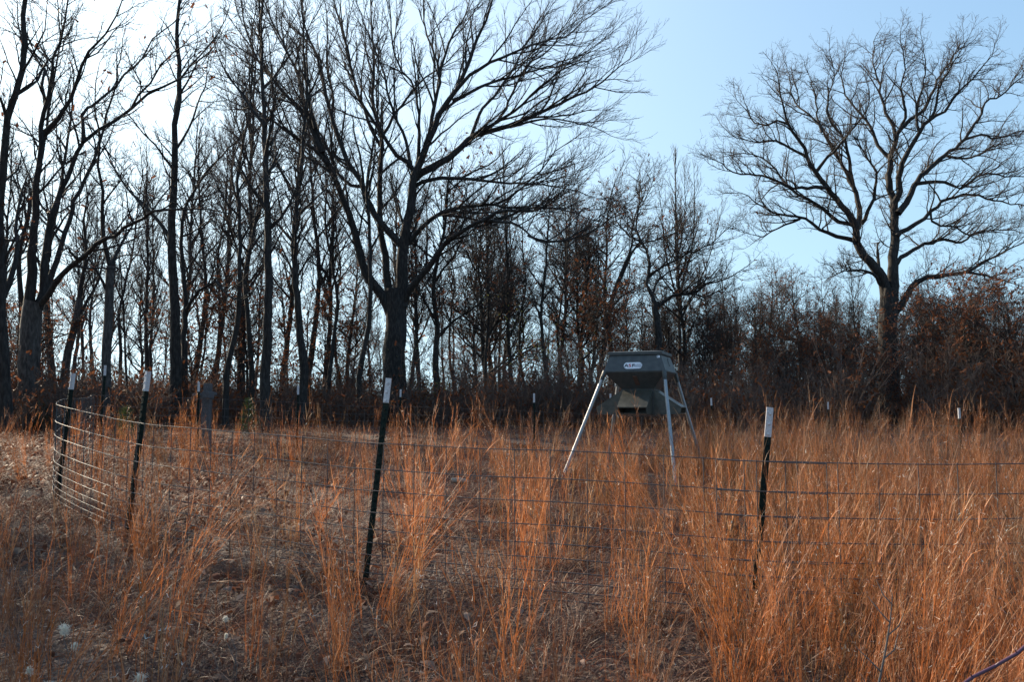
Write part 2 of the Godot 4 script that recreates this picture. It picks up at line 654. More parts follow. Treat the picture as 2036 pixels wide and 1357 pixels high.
func make_grass() -> void:
	var lists := {}
	var tall: Array[Mesh] = []
	for k in 10:
		tall.append(bluestem(6 + k % 4 * 4, rnd(0.7, 1.0), [0.02, 0.07, 0.13, 0.24][k % 4]))
	var spike: Array[Mesh] = []
	for k in 6:
		spike.append(bluestem(2 + k % 3 * 2, rnd(0.62, 0.85), 0.02 + 0.05 * (k % 3), 0.3))
	var tuft: Array[Mesh] = []
	for k in 8:
		tuft.append(curly_tuft(56, rnd(0.2, 0.34), rnd(0.1, 0.2), k / 7.0))
	var low: Array[Mesh] = []
	for k in 4:
		low.append(curly_tuft(80, rnd(0.12, 0.18), 0.3, 0.3))
	var fallen: Array[Mesh] = []
	for k in 5:
		fallen.append(litter_patch(26, 0.4))
	for m in tall + spike + tuft + low + fallen:
		lists[m] = [[], []]
	# strips of growing depth; the counts follow the area that the eye sweeps
	var d := 1.5
	while d < 30.0:
		var step := 0.1 + d * 0.02
		var half := 0.68 * d + 1.2
		var area := 2.0 * half * step
		var near := clampf(6.0 / d, 0.35, 1.0)
		for k in int(area * 37.0 * near + rng.randf()):
			var x := rnd(-half, half)
			var dd := d + rnd(0, step)
			var lit := patch.get_noise_2d(x * 14.0 + 300.0, dd * 14.0)
			if lit < -0.25 and rng.randf() < 0.7:
				continue
			if dd > 18.0 + 2.0 * lit and rng.randf() < 0.6:
				continue
			var m: Mesh = tuft[rng.randi() % 8]
			lists[m][0].append(place(x, dd, rnd(0.6, 1.25)))
			lists[m][1].append(tint(0.3, rnd(-0.2, 0.5)))
		for k in int(area * 16.0 * near + rng.randf()):
			var x := rnd(-half, half)
			var m: Mesh = low[rng.randi() % 4]
			lists[m][0].append(place(x, d + rnd(0, step), rnd(0.7, 1.3)))
			lists[m][1].append(tint(0.35))
		for k in int(area * 6.0 * near + rng.randf()):
			var x := rnd(-half, half)
			if rng.randf() < 0.55 * smoothstep(-0.35, -0.15, x / d) and d < 15.0:
				continue
			var m: Mesh = fallen[rng.randi() % 5]
			lists[m][0].append(place(x, d + rnd(0, step), rnd(0.8, 1.3), -0.01))
			lists[m][1].append(tint(0.3))
		if d > 2.2:
			for k in int(area * 7.0 * near + rng.randf()):
				var x := rnd(-half, half)
				var dd := d + rnd(0, step)
				if patch.get_noise_2d(x * 20.0 - 90.0, dd * 20.0) < -0.2 or dd > 16.0:
					continue
				if x / dd < -0.18 and dd > 4.6 and dd < 11.0 and rng.randf() < 0.7:
					continue
				var m: Mesh = spike[rng.randi() % 6]
				lists[m][0].append(place(x, dd, rnd(0.6, 1.15)))
				lists[m][1].append(tint(0.2, rnd(0.0, 0.5)))
			for k in int(area * 27.0 * maxf(near, 0.6) + rng.randf()):
				var x := rnd(-half, half)
				var dd := d + rnd(0, step)
				if rng.randf() > tall_share(x, dd):
					continue
				var m: Mesh = tall[rng.randi() % 10]
				lists[m][0].append(place(x, dd, rnd(0.6, 1.12)))
				var kind := rng.randf()
				lists[m][1].append(tint(0.3, rnd(-0.2, 0.4)) if kind < 0.78 else (Color(0.62, 0.8, 0.95) * rnd(0.6, 1.0) if kind < 0.9 else Color(0.95, 1.25, 1.5) * rnd(0.7, 1.1)))
		d += step
	var g1 := Node3D.new()
	g1.name = "tall_grass"
	var g2 := Node3D.new()
	g2.name = "short_grass"
	var g3 := Node3D.new()
	g3.name = "fallen_leaves"
	for o in [[g1, "tall orange dried bluestem grass standing in clumps through the field", "grass"], [g2, "short curled brown grass covering the ground around the feeder", "grass"], [g3, "dead brown oak leaves lying scattered on the ground", "leaf litter"]]:
		add_child(o[0])
		o[0].set_meta("label", o[1])
		o[0].set_meta("category", o[2])
		stuff(o[0])
	for m in tall + spike:
		scatter("clump", g1, m, M.grass, lists[m][0], lists[m][1])
	for m in tuft + low:
		scatter("tuft", g2, m, M.grass, lists[m][0], lists[m][1])
	for m in fallen:
		scatter("leaf_patch", g3, m, M.dead_leaf, lists[m][0], lists[m][1])

# ------------------------------------------------------------------ fence
func t_post(label: String, x: float, z: float, top: float, lean: Vector2, tip: float, turn: float) -> void:
	var y0 := ground(x, z)
	var o := thing("fence_post", label, "fence post", Vector3(x, y0, z), "steel T-posts of the feeder pen")
	var h := top - y0
	var up := Vector3(lean.x, 1.0, lean.y).normalized()
	var right := Vector3(1, 0, 0).rotated(Vector3.UP, turn)
	right = (right - up * right.dot(up)).normalized()
	var back := right.cross(up)      # towards the eye when turn is 0
	var at := func(a: float, b: float, t: float) -> Vector3: return right * a + back * b + up * t
	var prof := [Vector2(-0.0175, 0.004), Vector2(-0.0175, 0.0), Vector2(-0.0025, -0.003), Vector2(-0.002, -0.034), Vector2(0.002, -0.034), Vector2(0.0025, -0.003), Vector2(0.0175, 0.0), Vector2(0.0175, 0.004)]
	var section := func(tb: Tubes, t0: float, t1: float, grow_: float) -> void:
		var r0 := []
		var r1 := []
		for q in prof:
			r0.append(at.call(q.x * grow_, q.y * grow_, t0))
			r1.append(at.call(q.x * grow_, q.y * grow_, t1))
		r0.reverse()
		r1.reverse()
		tb.loft([r0, r1])
	var shaft := Tubes.new()
	section.call(shaft, -0.35, h - tip, 1.0)
	part("shaft", shaft.mesh(), M.post_green, o)
	var cap := Tubes.new()
	section.call(cap, h - tip, h, 1.03)
	part("white_tip", cap.mesh(), M.post_white, o)
	for white in [false, true]:
		var st := Tubes.new()
		var t := h - 0.03
		while t > 0.05:
			if (t > h - tip) == white:
				var e := 0.0065
				st.loft([[at.call(-e, 0.003, t - e * 1.6), at.call(e, 0.003, t - e * 1.6), at.call(e, 0.003, t + e), at.call(-e, 0.003, t + e)], [at.call(-e * 0.7, 0.013, t - e), at.call(e * 0.7, 0.013, t - e), at.call(e * 0.7, 0.011, t + e * 0.6), at.call(-e * 0.7, 0.011, t + e * 0.6)]])
			t -= 0.054
		stuff(part("tip_stud" if white else "shaft_stud", st.mesh(), M.post_white if white else M.post_green, o))

const WIRES := [0.86, 0.705, 0.578, 0.45, 0.35, 0.272, 0.2, 0.145, 0.094, 0.048]

# one welded panel along a plan curve; t0..t1 are metres along it
func hog_panel(label: String, path: PackedVector3Array, t0: float, t1: float, mat: Material, out: float) -> void:
	var at := func(t: float) -> Vector3:
		var left := t
		for k in path.size() - 1:
			var seg := path[k].distance_to(path[k + 1])
			if left <= seg or k == path.size() - 2:
				return path[k].lerp(path[k + 1], left / seg)
			left -= seg
		return path[path.size() - 1]
	var o := thing("wire_fence", label, "wire fence", at.call(t0) as Vector3, "welded wire panels round the feeder")
	var base: Vector3 = o.position
	var steps := int((t1 - t0) / 0.2)
	var line: Array[Vector3] = []
	var wob := []
	for k in steps + 1:
		var p: Vector3 = at.call(lerpf(t0, t1, float(k) / steps))
		line.append(p - base + Vector3(0, 0, out))
		wob.append(0.008 * noise.get_noise_2d(k * 9.0 + t0 * 70.0, 5.0))
	for w in WIRES.size():
		var tb := Tubes.new()
		var pts := PackedVector3Array()
		var rr := PackedFloat32Array()
		for k in steps + 1:
			pts.append(line[k] + Vector3(0, WIRES[w] + wob[k], 0))
			rr.append(0.0029)
		tb.tube(pts, rr, 6)
		part("wire", tb.mesh(), mat, o)
	for k in steps + 1:
		var tb := Tubes.new()
		var d := (line[mini(k + 1, steps)] - line[maxi(k - 1, 0)]).normalized()
		var off := Vector3(-d.z, 0, d.x) * 0.0045
		tb.tube(PackedVector3Array([line[k] + off + Vector3(0, 0.035, 0), line[k] + off + Vector3(0, 0.45, 0), line[k] + off + Vector3(0, 0.868 + wob[k], 0)]), PackedFloat32Array([0.0028, 0.0028, 0.0028]), 5)
		part("stay", tb.mesh(), mat, o)

func plan(pts: Array, lift: float) -> PackedVector3Array:
	var raw: Array[Vector3] = []
	for p in pts:
		raw.append(Vector3(p.x, 0, p.y))
	var save := rng.state
	var c := curve_points(raw, 0.12, 0.0)
	rng.state = save
	for k in c.size():
		var s := 0.0
		for e in 5:
			s += ground(c[k].x + (e - 2) * 0.25, c[k].z)
		c[k].y = s / 5.0 + lift
	return c

# ------------------------------------------------------------------ feeder
func feeder() -> void:
	var cx := 1.83
	var cz := -11.75
	var y0 := ground(cx, cz)
	var o := thing("deer_feeder", "grey steel game feeder with four chutes standing on four splayed pipe legs", "game feeder", Vector3(cx, y0, cz))
	var eye := 1.5 - y0
	var turn := Basis(Vector3.UP, deg_to_rad(-21.0))
	var sq := func(half: float, y: float) -> Array:
		var r := []
		for q in [Vector3(-half, 0, half), Vector3(half, 0, half), Vector3(half, 0, -half), Vector3(-half, 0, -half)]:
			r.append(turn * q + Vector3(0, y, 0))
		return r
	var lid := Tubes.new()
	lid.loft([sq.call(0.372, eye + 0.757), sq.call(0.378, eye + 0.760), sq.call(0.378, eye + 0.797), sq.call(0.372, eye + 0.802), sq.call(0.25, eye + 0.815)])
	part("lid", lid.mesh(), M.steel, o)
	var hop := Tubes.new()
	hop.loft([sq.call(0.352, eye + 0.757), sq.call(0.356, eye + 0.752), sq.call(0.432, eye + 0.527), sq.call(0.430, eye + 0.524)].map(func(r: Array) -> Array:
		var q := r.duplicate()
		q.reverse()
		return q), Color.WHITE, true, false)
	var hopper := part("hopper", hop.mesh(), M.steel, o)
	var cone := Tubes.new()
	var rings := [sq.call(0.428, eye + 0.540), sq.call(0.424, eye + 0.512), sq.call(0.225, eye + 0.285), sq.call(0.215, eye + 0.02), sq.call(0.215, eye - 0.05)]
	for r in rings:
		r.reverse()
	cone.loft(rings)
	part("cone", cone.mesh(), M.steel, o)
	var slot := Tubes.new()
	var fl := func(x: float, f: float, push: float) -> Vector3:   # a point on the cone's front slope
		var half := lerpf(0.424, 0.225, f)
		var yy := lerpf(0.512, 0.285, f)
		return turn * Vector3(x, 0, half + push) + Vector3(0, eye + yy - push * 0.6, 0)
	slot.loft([[fl.call(-0.01, 0.75, 0.0), fl.call(0.05, 0.75, 0.0), fl.call(0.025, 0.2, 0.0), fl.call(-0.035, 0.2, 0.0)], [fl.call(-0.008, 0.73, 0.012), fl.call(0.048, 0.73, 0.012), fl.call(0.023, 0.22, 0.012), fl.call(-0.033, 0.22, 0.012)]])
	part("sight_slot", slot.mesh(), M.rust, o)
	# four chutes, each a sloping box with an open mouth
	for k in 4:
		var b := turn * Basis(Vector3.UP, k * PI / 2.0)
		var q := func(x: float, y: float, z: float) -> Vector3: return b * Vector3(x, 0, z) + Vector3(0, eye + y, 0)
		var w := 0.205
		var c := Tubes.new()
		var top_in := 0.285
		# sloping roof, a thin sheet with folded edges
		c.loft([[q.call(-w, top_in, 0.21), q.call(w, top_in, 0.21), q.call(w, 0.278, 0.21), q.call(-w, 0.278, 0.21)], [q.call(-w, 0.036, 0.60), q.call(w, 0.036, 0.60), q.call(w, 0.022, 0.598), q.call(-w, 0.022, 0.598)]].map(func(r: Array) -> Array:
			var z := r.duplicate()
			z.reverse()
			return z))
		# side cheeks
		for s in [-1.0, 1.0]:
			var a: float = s * (w - 0.004)
			var a2: float = s * (w - 0.012)
			var ring1 := [q.call(a, 0.279, 0.21), q.call(a, 0.024, 0.598), q.call(a, -0.06, 0.585), q.call(a, -0.075, 0.21)]
			var ring2 := [q.call(a2, 0.279, 0.21), q.call(a2, 0.024, 0.598), q.call(a2, -0.06, 0.585), q.call(a2, -0.075, 0.21)]
			if s > 0:
				c.loft([ring1, ring2])
			else:
				c.loft([ring2, ring1])
		# floor and the low lip across the mouth
		c.loft([[q.call(-w + 0.013, -0.075, 0.21), q.call(w - 0.013, -0.075, 0.21), q.call(w - 0.013, -0.066, 0.21), q.call(-w + 0.013, -0.066, 0.21)], [q.call(-w + 0.013, -0.06, 0.585), q.call(w - 0.013, -0.06, 0.585), q.call(w - 0.013, -0.046, 0.588), q.call(-w + 0.013, -0.046, 0.588)]])
		part("chute", c.mesh(), M.olive, o)
	# legs
	var tops := [Vector3(-0.405, 0.52, 0.405), Vector3(0.405, 0.52, 0.405), Vector3(0.405, 0.52, -0.405), Vector3(-0.405, 0.52, -0.405)]
	var feet := [Vector3(0.663, 0, -11.2), Vector3(2.11, 0, -10.75), Vector3(2.875, 0, -12.3), Vector3(1.45, 0, -12.8)]
	for k in 4:
		var a: Vector3 = turn * Vector3(tops[k].x, 0, tops[k].z) + Vector3(0, eye + 0.56, 0)
		var f: Vector3 = feet[k]
		f.y = ground(f.x, f.z) - 0.05
		f -= o.position
		var m := a.lerp(f, 0.14)
		var leg := Tubes.new()
		leg.tube(PackedVector3Array([a.lerp(f, 0.1), f]), PackedFloat32Array([0.024, 0.024]), 14)
		part("leg", leg.mesh(), M.zinc, o)
		var sock := Tubes.new()
		sock.tube(PackedVector3Array([a.lerp(f, 0.02), a.lerp(f, 0.021), m, m]), PackedFloat32Array([0.002, 0.032, 0.032, 0.024]), 14)
		part("leg_socket", sock.mesh(), M.steel, o)
	# badge, sticker and wire loop lie on the hopper's sides
	var face := func(b: Basis, x: float, f: float, push: float) -> Vector3:
		var half := lerpf(0.356, 0.432, f)
		var yy := lerpf(0.752, 0.527, f)
		return b * (Vector3(x, 0, half) + Vector3(0, 0.32, 0.947) * push) + Vector3(0, eye + yy, 0)
	var slope := atan2(0.076, 0.225)
	var ring0 := []
	var ring1 := []
	for k in 24:
		var a := TAU * k / 24.0
		var px := (0.128 - 0.05) * signf(cos(a)) + cos(a) * 0.05
		var pf := 0.655 - sin(a) * 0.2
		ring0.append(face.call(turn, px - 0.02, pf, -0.002))
		ring1.append(face.call(turn, px - 0.02, pf, 0.004))
	var badge := Tubes.new()
	badge.loft([ring0, ring1])
	var bp := part("badge", badge.mesh(), M.badge, hopper)
	var font := SystemFont.new()
	font.font_names = PackedStringArray(["Droid Sans"])
	font.font_weight = 700
	var word := func(called: String, txt: String, x: float, f: float, px: float, mat: Material, wide: float) -> void:
		var tm := TextMesh.new()
		tm.text = txt
		tm.font = font
		tm.font_size = 32
		tm.pixel_size = px
		tm.depth = 0.002
		var mi := part(called, tm, mat, hopper)
		mi.transform = Transform3D(turn * Basis(Vector3.RIGHT, -slope) * Basis.from_scale(Vector3(wide, 1, 1)), face.call(turn, x, f, 0.0065))
	word.call("letter", "A", -0.111, 0.655, 0.0019, M.ink, 1.45)
	word.call("letter", "S", -0.060, 0.655, 0.0019, M.red, 1.35)
	word.call("letter", "F", -0.014, 0.655, 0.0019, M.ink, 1.35)
	word.call("lettering", "ALL SEASONS", 0.053, 0.6, 0.00055, M.grey_ink, 1.15)
	word.call("lettering", "FEEDERS", 0.053, 0.71, 0.00065, M.grey_ink, 1.3)
	var tag := Tubes.new()
	tag.loft([[face.call(turn, 0.305, 0.19, -0.002), face.call(turn, 0.345, 0.19, -0.002), face.call(turn, 0.345, 0.05, -0.002), face.call(turn, 0.305, 0.05, -0.002)], [face.call(turn, 0.305, 0.19, 0.003), face.call(turn, 0.345, 0.19, 0.003), face.call(turn, 0.345, 0.05, 0.003), face.call(turn, 0.305, 0.05, 0.003)]])
	part("sticker", tag.mesh(), M.badge, hopper)
	var tag2 := Tubes.new()
	tag2.loft([[face.call(turn, 0.311, 0.15, 0.003), face.call(turn, 0.324, 0.15, 0.003), face.call(turn, 0.324, 0.08, 0.003), face.call(turn, 0.311, 0.08, 0.003)], [face.call(turn, 0.311, 0.15, 0.0045), face.call(turn, 0.324, 0.15, 0.0045), face.call(turn, 0.324, 0.08, 0.0045), face.call(turn, 0.311, 0.08, 0.0045)]])
	part("sticker_print", tag2.mesh(), M.ink, hopper)
	var loop := Tubes.new()
	var lp := PackedVector3Array()
	var lr := PackedFloat32Array()
	for k in 8:
		var t := k / 7.0
		lp.append(face.call(turn * Basis(Vector3.UP, PI / 2.0), 0.02 - 0.07 * sin(t * 2.6), 0.18 + 0.5 * t - 0.06 * maxf(0.0, t - 0.8), 0.012))
		lr.append(0.004)
	loop.tube(lp, lr, 6)
	part("wire_loop", loop.mesh(), M.dark, hopper)

# ------------------------------------------------------------------ the scene
func _ready() -> void:
	rng.seed = 20250
	noise.seed = 5
	noise.frequency = 0.03
	patch.seed = 9
	patch.frequency = 0.03
	# camera
	var cam := Camera3D.new()
	cam.name = "camera"
	cam.fov = 44.88
	cam.near = 0.05
	cam.far = 4000.0
	cam.position = Vector3(0, 1.5, 0)
	cam.rotation = Vector3(atan(136.5 / 1643.0), 0, 0)
	add_child(cam)
	# sky: clear winter blue, whitening towards the low sun at the left
	var az := deg_to_rad(-49.0)
	var el := deg_to_rad(27.5)
	var sun_dir := Vector3(sin(az) * cos(el), sin(el), -cos(az) * cos(el))
	var e := Environment.new()
	e.background_mode = Environment.BG_SKY
	e.sky = Sky.new()
	e.sky.sky_material = sky_panorama(sun_dir)
	e.tonemap_mode = Environment.TONE_MAPPER_LINEAR
	e.tonemap_exposure = 2.35
	e.sdfgi_enabled = true
	e.ssao_enabled = true
	e.ssil_enabled = true
	var we := WorldEnvironment.new()
	we.name = "world"
	we.environment = e
	add_child(we)
	var sun := DirectionalLight3D.new()
	sun.name = "sun"
	sun.light_energy = 1.6
	sun.light_color = Color(1.0, 0.93, 0.82)
	sun.light_angular_distance = 0.5
	sun.shadow_enabled = true
	add_child(sun)
	sun.look_at_from_position(sun_dir * 50.0, Vector3.ZERO, Vector3.UP)
	make_materials()
	make_ground()
	make_woods()
	make_fence()
	feeder()
	make_small_things()
	make_grass()

const SKY := 0.49

func sky_panorama(sun_dir: Vector3) -> PanoramaSkyMaterial:
	var w := 512
	var h := 256
	var im := Image.create(w, h, false, Image.FORMAT_RGBF)
	for y in h:
		var lat := (0.5 - (y + 0.5) / h) * PI
		var up := maxf(sin(lat), 0.0)
		var k := pow(1.0 - up, 2.5)
		var base := Vector3(lerpf(0.10, 0.50, k), lerpf(0.27, 0.80, k), lerpf(0.58, 0.97, k)) * SKY
		for x in w:
			var lon := (x + 0.5) / w * TAU
			# the first column faces -z, the second quarter +x
			var d := Vector3(sin(lon) * cos(lat), sin(lat), -cos(lon) * cos(lat))
			var th := rad_to_deg(acos(clampf(d.dot(sun_dir), -1.0, 1.0)))
			var g := 1.85 * exp(-pow(th / 32.0, 1.2)) * SKY
			im.set_pixel(x, y, Color(base.x + g * 0.95, base.y + g * 1.0, base.z + g * 0.92))
	var m := PanoramaSkyMaterial.new()
	m.panorama = ImageTexture.create_from_image(im)
	return m

func make_ground() -> void:
	var tb := Tubes.new()
	var m := 170
	for a in m + 1:
		for b in m + 1:
			var u := (a - m * 0.5) / (m * 0.5)
			var w := (b - m * 0.5) / (m * 0.5)
			var x := 30.0 * u + 2470.0 * pow(absf(u), 5.0) * signf(u)
			var z := -12.0 + 30.0 * w + 2470.0 * pow(absf(w), 5.0) * signf(w)
			tb.v.append(Vector3(x, ground(x, z), z))
			var s := 0.15
			tb.n.append(Vector3(ground(x - s, z) - ground(x + s, z), 2.0 * s, ground(x, z - s) - ground(x, z + s)).normalized())
			tb.c.append(Color.WHITE)
	for a in m:
		for b in m:
			var q := a * (m + 1) + b
			tb.i.append_array([q, q + m + 1, q + 1, q + 1, q + m + 1, q + m + 2])
	var g := part("ground", tb.mesh(), M.soil, self)
	g.set_meta("kind", "structure")

func tree_middle() -> void:
	trunk_mat = M.bark
	leaf_rate = 0.00
	var style := ELM
	var t := open_tree("great_oak", "largest bare oak, just left of the middle, dark trunk fanning into long limbs", Vector3(-3.47, 0.97, -25.00))
	limb(t, "trunk", style, [Vector3(0.00, 0.00, 0.00), Vector3(-0.05, 0.75, 0.00), Vector3(-0.08, 1.67, 0.00), Vector3(-0.08, 2.58, 0.00), Vector3(-0.05, 3.20, 0.00), Vector3(-0.07, 3.81, 0.00), Vector3(-0.06, 4.20, 0.00)], 0.396, 0.304)
	limb(t, "limb", style, [Vector3(-0.21, 3.43, 0.00), Vector3(-0.47, 3.98, 0.05), Vector3(-0.95, 4.66, 0.14), Vector3(-1.14, 5.29, 0.22), Vector3(-1.39, 6.18, 0.35), Vector3(-1.67, 6.95, 0.47), Vector3(-1.95, 7.62, 0.58), Vector3(-2.24, 8.24, 0.68), Vector3(-2.42, 8.96, 0.80), Vector3(-2.70, 9.33, 0.88), Vector3(-3.18, 9.80, 0.99), Vector3(-3.62, 10.31, 1.11), Vector3(-4.09, 10.90, 1.25), Vector3(-4.39, 11.72, 1.41), Vector3(-4.53, 12.70, 1.60)], 0.183, 0.030)
	limb(t, "limb", style, [Vector3(-2.19, 8.17, 0.90), Vector3(-2.51, 8.85, 0.80), Vector3(-2.77, 9.63, 0.66), Vector3(-2.93, 10.12, 0.57), Vector3(-3.12, 10.84, 0.43), Vector3(-3.41, 11.40, 0.31), Vector3(-3.73, 12.08, 0.16), Vector3(-4.19, 12.98, -0.04), Vector3(-4.65, 14.19, -0.30)], 0.084, 0.023)
	limb(t, "limb", style, [Vector3(-2.35, 8.85, 1.10), Vector3(-2.57, 9.79, 1.26), Vector3(-2.62, 10.35, 1.39), Vector3(-2.65, 11.04, 1.56), Vector3(-2.61, 11.72, 1.73), Vector3(-2.65, 12.64, 2.00)], 0.068, 0.023)
	limb(t, "limb", style, [Vector3(-2.07, 7.88, 0.80), Vector3(-2.42, 8.27, 0.97), Vector3(-2.75, 8.42, 1.13), Vector3(-3.24, 8.73, 1.42), Vector3(-3.64, 8.99, 1.69), Vector3(-3.94, 9.16, 1.90), Vector3(-4.21, 9.53, 2.21), Vector3(-4.51, 9.87, 2.54), Vector3(-4.67, 10.45, 3.00)], 0.068, 0.023)
	limb(t, "limb", style, [Vector3(-1.92, 7.58, 0.70), Vector3(-2.28, 7.87, 0.57), Vector3(-2.64, 8.27, 0.37), Vector3(-2.90, 8.61, 0.20)], 0.053, 0.038)
	limb(t, "limb", style, [Vector3(-0.33, 3.54, -0.30), Vector3(-0.37, 4.03, -0.34), Vector3(-0.45, 5.07, -0.45), Vector3(-0.66, 6.13, -0.58), Vector3(-0.72, 7.20, -0.72), Vector3(-0.72, 8.30, -0.87), Vector3(-0.73, 9.20, -0.99), Vector3(-0.90, 9.87, -1.09), Vector3(-1.06, 10.57, -1.19), Vector3(-1.08, 11.95, -1.39), Vector3(-1.19, 13.12, -1.56), Vector3(-1.34, 14.82, -1.80)], 0.145, 0.030)
	limb(t, "limb", style, [Vector3(-0.79, 9.07, -1.20), Vector3(-1.13, 9.68, -1.29), Vector3(-1.31, 10.22, -1.37), Vector3(-1.61, 10.86, -1.49), Vector3(-1.80, 11.60, -1.63), Vector3(-2.02, 12.36, -1.77), Vector3(-2.28, 13.32, -1.96), Vector3(-2.62, 14.50, -2.20), Vector3(-2.84, 15.51, -2.40)], 0.068, 0.023)
	limb(t, "limb", style, [Vector3(-0.80, 9.33, -1.40), Vector3(-0.49, 10.14, -1.62), Vector3(-0.19, 10.64, -1.80), Vector3(0.27, 11.46, -2.12), Vector3(0.75, 12.01, -2.39), Vector3(1.14, 12.40, -2.60), Vector3(1.49, 12.91, -2.82), Vector3(2.08, 13.72, -3.20)], 0.061, 0.023)
	limb(t, "limb", style, [Vector3(0.08, 3.66, 0.00), Vector3(0.12, 3.98, 0.01), Vector3(0.15, 5.47, 0.10), Vector3(0.27, 6.22, 0.14), Vector3(0.41, 6.96, 0.20), Vector3(0.48, 7.67, 0.25), Vector3(0.67, 8.07, 0.28), Vector3(0.91, 8.71, 0.33), Vector3(1.10, 9.09, 0.37), Vector3(1.22, 9.49, 0.40), Vector3(1.47, 9.86, 0.44), Vector3(1.79, 10.30, 0.48), Vector3(1.98, 10.71, 0.52), Vector3(2.18, 11.17, 0.56), Vector3(2.39, 11.78, 0.62), Vector3(2.68, 12.37, 0.67), Vector3(2.87, 12.99, 0.73), Vector3(2.96, 13.76, 0.80)], 0.228, 0.030)
	limb(t, "limb", style, [Vector3(0.14, 5.41, 0.10), Vector3(0.01, 5.63, 0.06), Vector3(-0.35, 6.01, -0.04), Vector3(-0.79, 6.55, -0.19), Vector3(-1.07, 7.10, -0.33), Vector3(-1.26, 7.67, -0.48), Vector3(-1.78, 8.42, -0.71), Vector3(-2.11, 9.23, -0.94), Vector3(-2.38, 10.02, -1.16), Vector3(-2.64, 10.82, -1.38), Vector3(-2.84, 11.58, -1.59), Vector3(-3.01, 12.17, -1.75), Vector3(-3.36, 12.97, -1.98), Vector3(-3.64, 13.79, -2.21), Vector3(-3.91, 15.25, -2.60)], 0.129, 0.030)
	limb(t, "limb", style, [Vector3(-1.23, 7.54, -0.60), Vector3(-1.62, 7.61, -0.69), Vector3(-2.08, 8.04, -0.87), Vector3(-2.47, 8.89, -1.17), Vector3(-2.75, 9.47, -1.39), Vector3(-3.42, 10.31, -1.76), Vector3(-4.17, 11.31, -2.21), Vector3(-4.79, 11.98, -2.53), Vector3(-5.59, 12.29, -2.86), Vector3(-6.25, 12.99, -3.20)], 0.061, 0.023)
	limb(t, "limb", style, [Vector3(-2.48, 10.18, -1.60), Vector3(-2.42, 10.70, -1.51), Vector3(-2.53, 11.32, -1.35), Vector3(-2.58, 12.07, -1.14), Vector3(-2.51, 12.81, -0.90), Vector3(-2.57, 13.68, -0.60)], 0.053, 0.023)
	limb(t, "limb", style, [Vector3(0.51, 7.74, 0.20), Vector3(0.27, 8.08, 0.28), Vector3(-0.03, 8.24, 0.37), Vector3(-0.33, 8.65, 0.52), Vector3(-0.69, 9.17, 0.74), Vector3(-1.02, 9.67, 0.96), Vector3(-1.20, 10.27, 1.21), Vector3(-1.31, 10.91, 1.49), Vector3(-1.44, 11.54, 1.78), Vector3(-1.47, 12.39, 2.20)], 0.084, 0.023)
	limb(t, "limb", style, [Vector3(0.44, 7.72, 0.00), Vector3(0.35, 8.05, -0.04), Vector3(0.24, 8.56, -0.13), Vector3(0.05, 9.21, -0.26), Vector3(-0.23, 9.76, -0.38), Vector3(-0.41, 10.31, -0.51), Vector3(-0.61, 11.22, -0.71), Vector3(-0.93, 12.06, -0.91), Vector3(-1.28, 12.92, -1.11), Vector3(-1.71, 14.09, -1.40)], 0.068, 0.023)
	limb(t, "limb", style, [Vector3(0.58, 7.90, 0.20), Vector3(0.62, 8.58, 0.30), Vector3(0.63, 9.20, 0.43), Vector3(0.58, 10.04, 0.62), Vector3(0.42, 10.46, 0.74), Vector3(0.16, 10.69, 0.83), Vector3(-0.05, 11.14, 0.97), Vector3(-0.14, 11.83, 1.17), Vector3(-0.19, 12.91, 1.50)], 0.068, 0.023)
	limb(t, "limb", style, [Vector3(0.92, 8.69, 0.40), Vector3(1.10, 10.08, 0.10), Vector3(1.23, 10.71, -0.07), Vector3(1.15, 11.24, -0.21), Vector3(0.94, 12.01, -0.43), Vector3(0.68, 12.80, -0.67), Vector3(0.59, 13.87, -0.97), Vector3(0.51, 14.68, -1.20)], 0.076, 0.023)
	limb(t, "limb", style, [Vector3(1.19, 11.01, -0.20), Vector3(1.30, 11.54, -0.29), Vector3(1.57, 12.46, -0.51), Vector3(1.96, 13.24, -0.74), Vector3(2.18, 14.23, -1.00)], 0.053, 0.023)
	limb(t, "limb", style, [Vector3(1.80, 10.25, 0.60), Vector3(2.19, 10.65, 0.70), Vector3(2.81, 10.97, 0.87), Vector3(3.45, 11.16, 1.05), Vector3(4.18, 11.37, 1.27), Vector3(4.61, 11.44, 1.40), Vector3(5.03, 11.44, 1.54), Vector3(5.56, 11.84, 1.77), Vector3(6.11, 12.12, 2.00)], 0.068, 0.019)
	limb(t, "limb", style, [Vector3(1.66, 9.93, 0.50), Vector3(1.91, 10.04, 0.46), Vector3(2.49, 10.42, 0.32), Vector3(3.19, 10.75, 0.14), Vector3(4.22, 11.15, -0.14), Vector3(5.16, 11.59, -0.42), Vector3(5.92, 12.03, -0.66), Vector3(6.60, 12.64, -0.90)], 0.061, 0.019)
	limb(t, "limb", style, [Vector3(0.46, 7.63, 0.00), Vector3(0.64, 7.81, -0.01), Vector3(1.07, 8.05, -0.05), Vector3(1.52, 8.32, -0.09), Vector3(1.89, 8.67, -0.13), Vector3(2.34, 9.09, -0.19), Vector3(3.06, 9.31, -0.26), Vector3(3.97, 9.68, -0.36), Vector3(4.45, 9.92, -0.41), Vector3(5.01, 10.20, -0.48), Vector3(6.10, 10.80, -0.61), Vector3(6.77, 11.38, -0.70), Vector3(7.43, 11.98, -0.80)], 0.137, 0.019)
	limb(t, "limb", style, [Vector3(2.33, 9.10, -0.20), Vector3(2.95, 9.41, -0.04), Vector3(3.53, 9.70, 0.17), Vector3(4.04, 10.12, 0.40), Vector3(4.57, 10.49, 0.66), Vector3(4.94, 10.73, 0.85), Vector3(5.45, 10.86, 1.08), Vector3(6.17, 10.95, 1.40)], 0.068, 0.019)
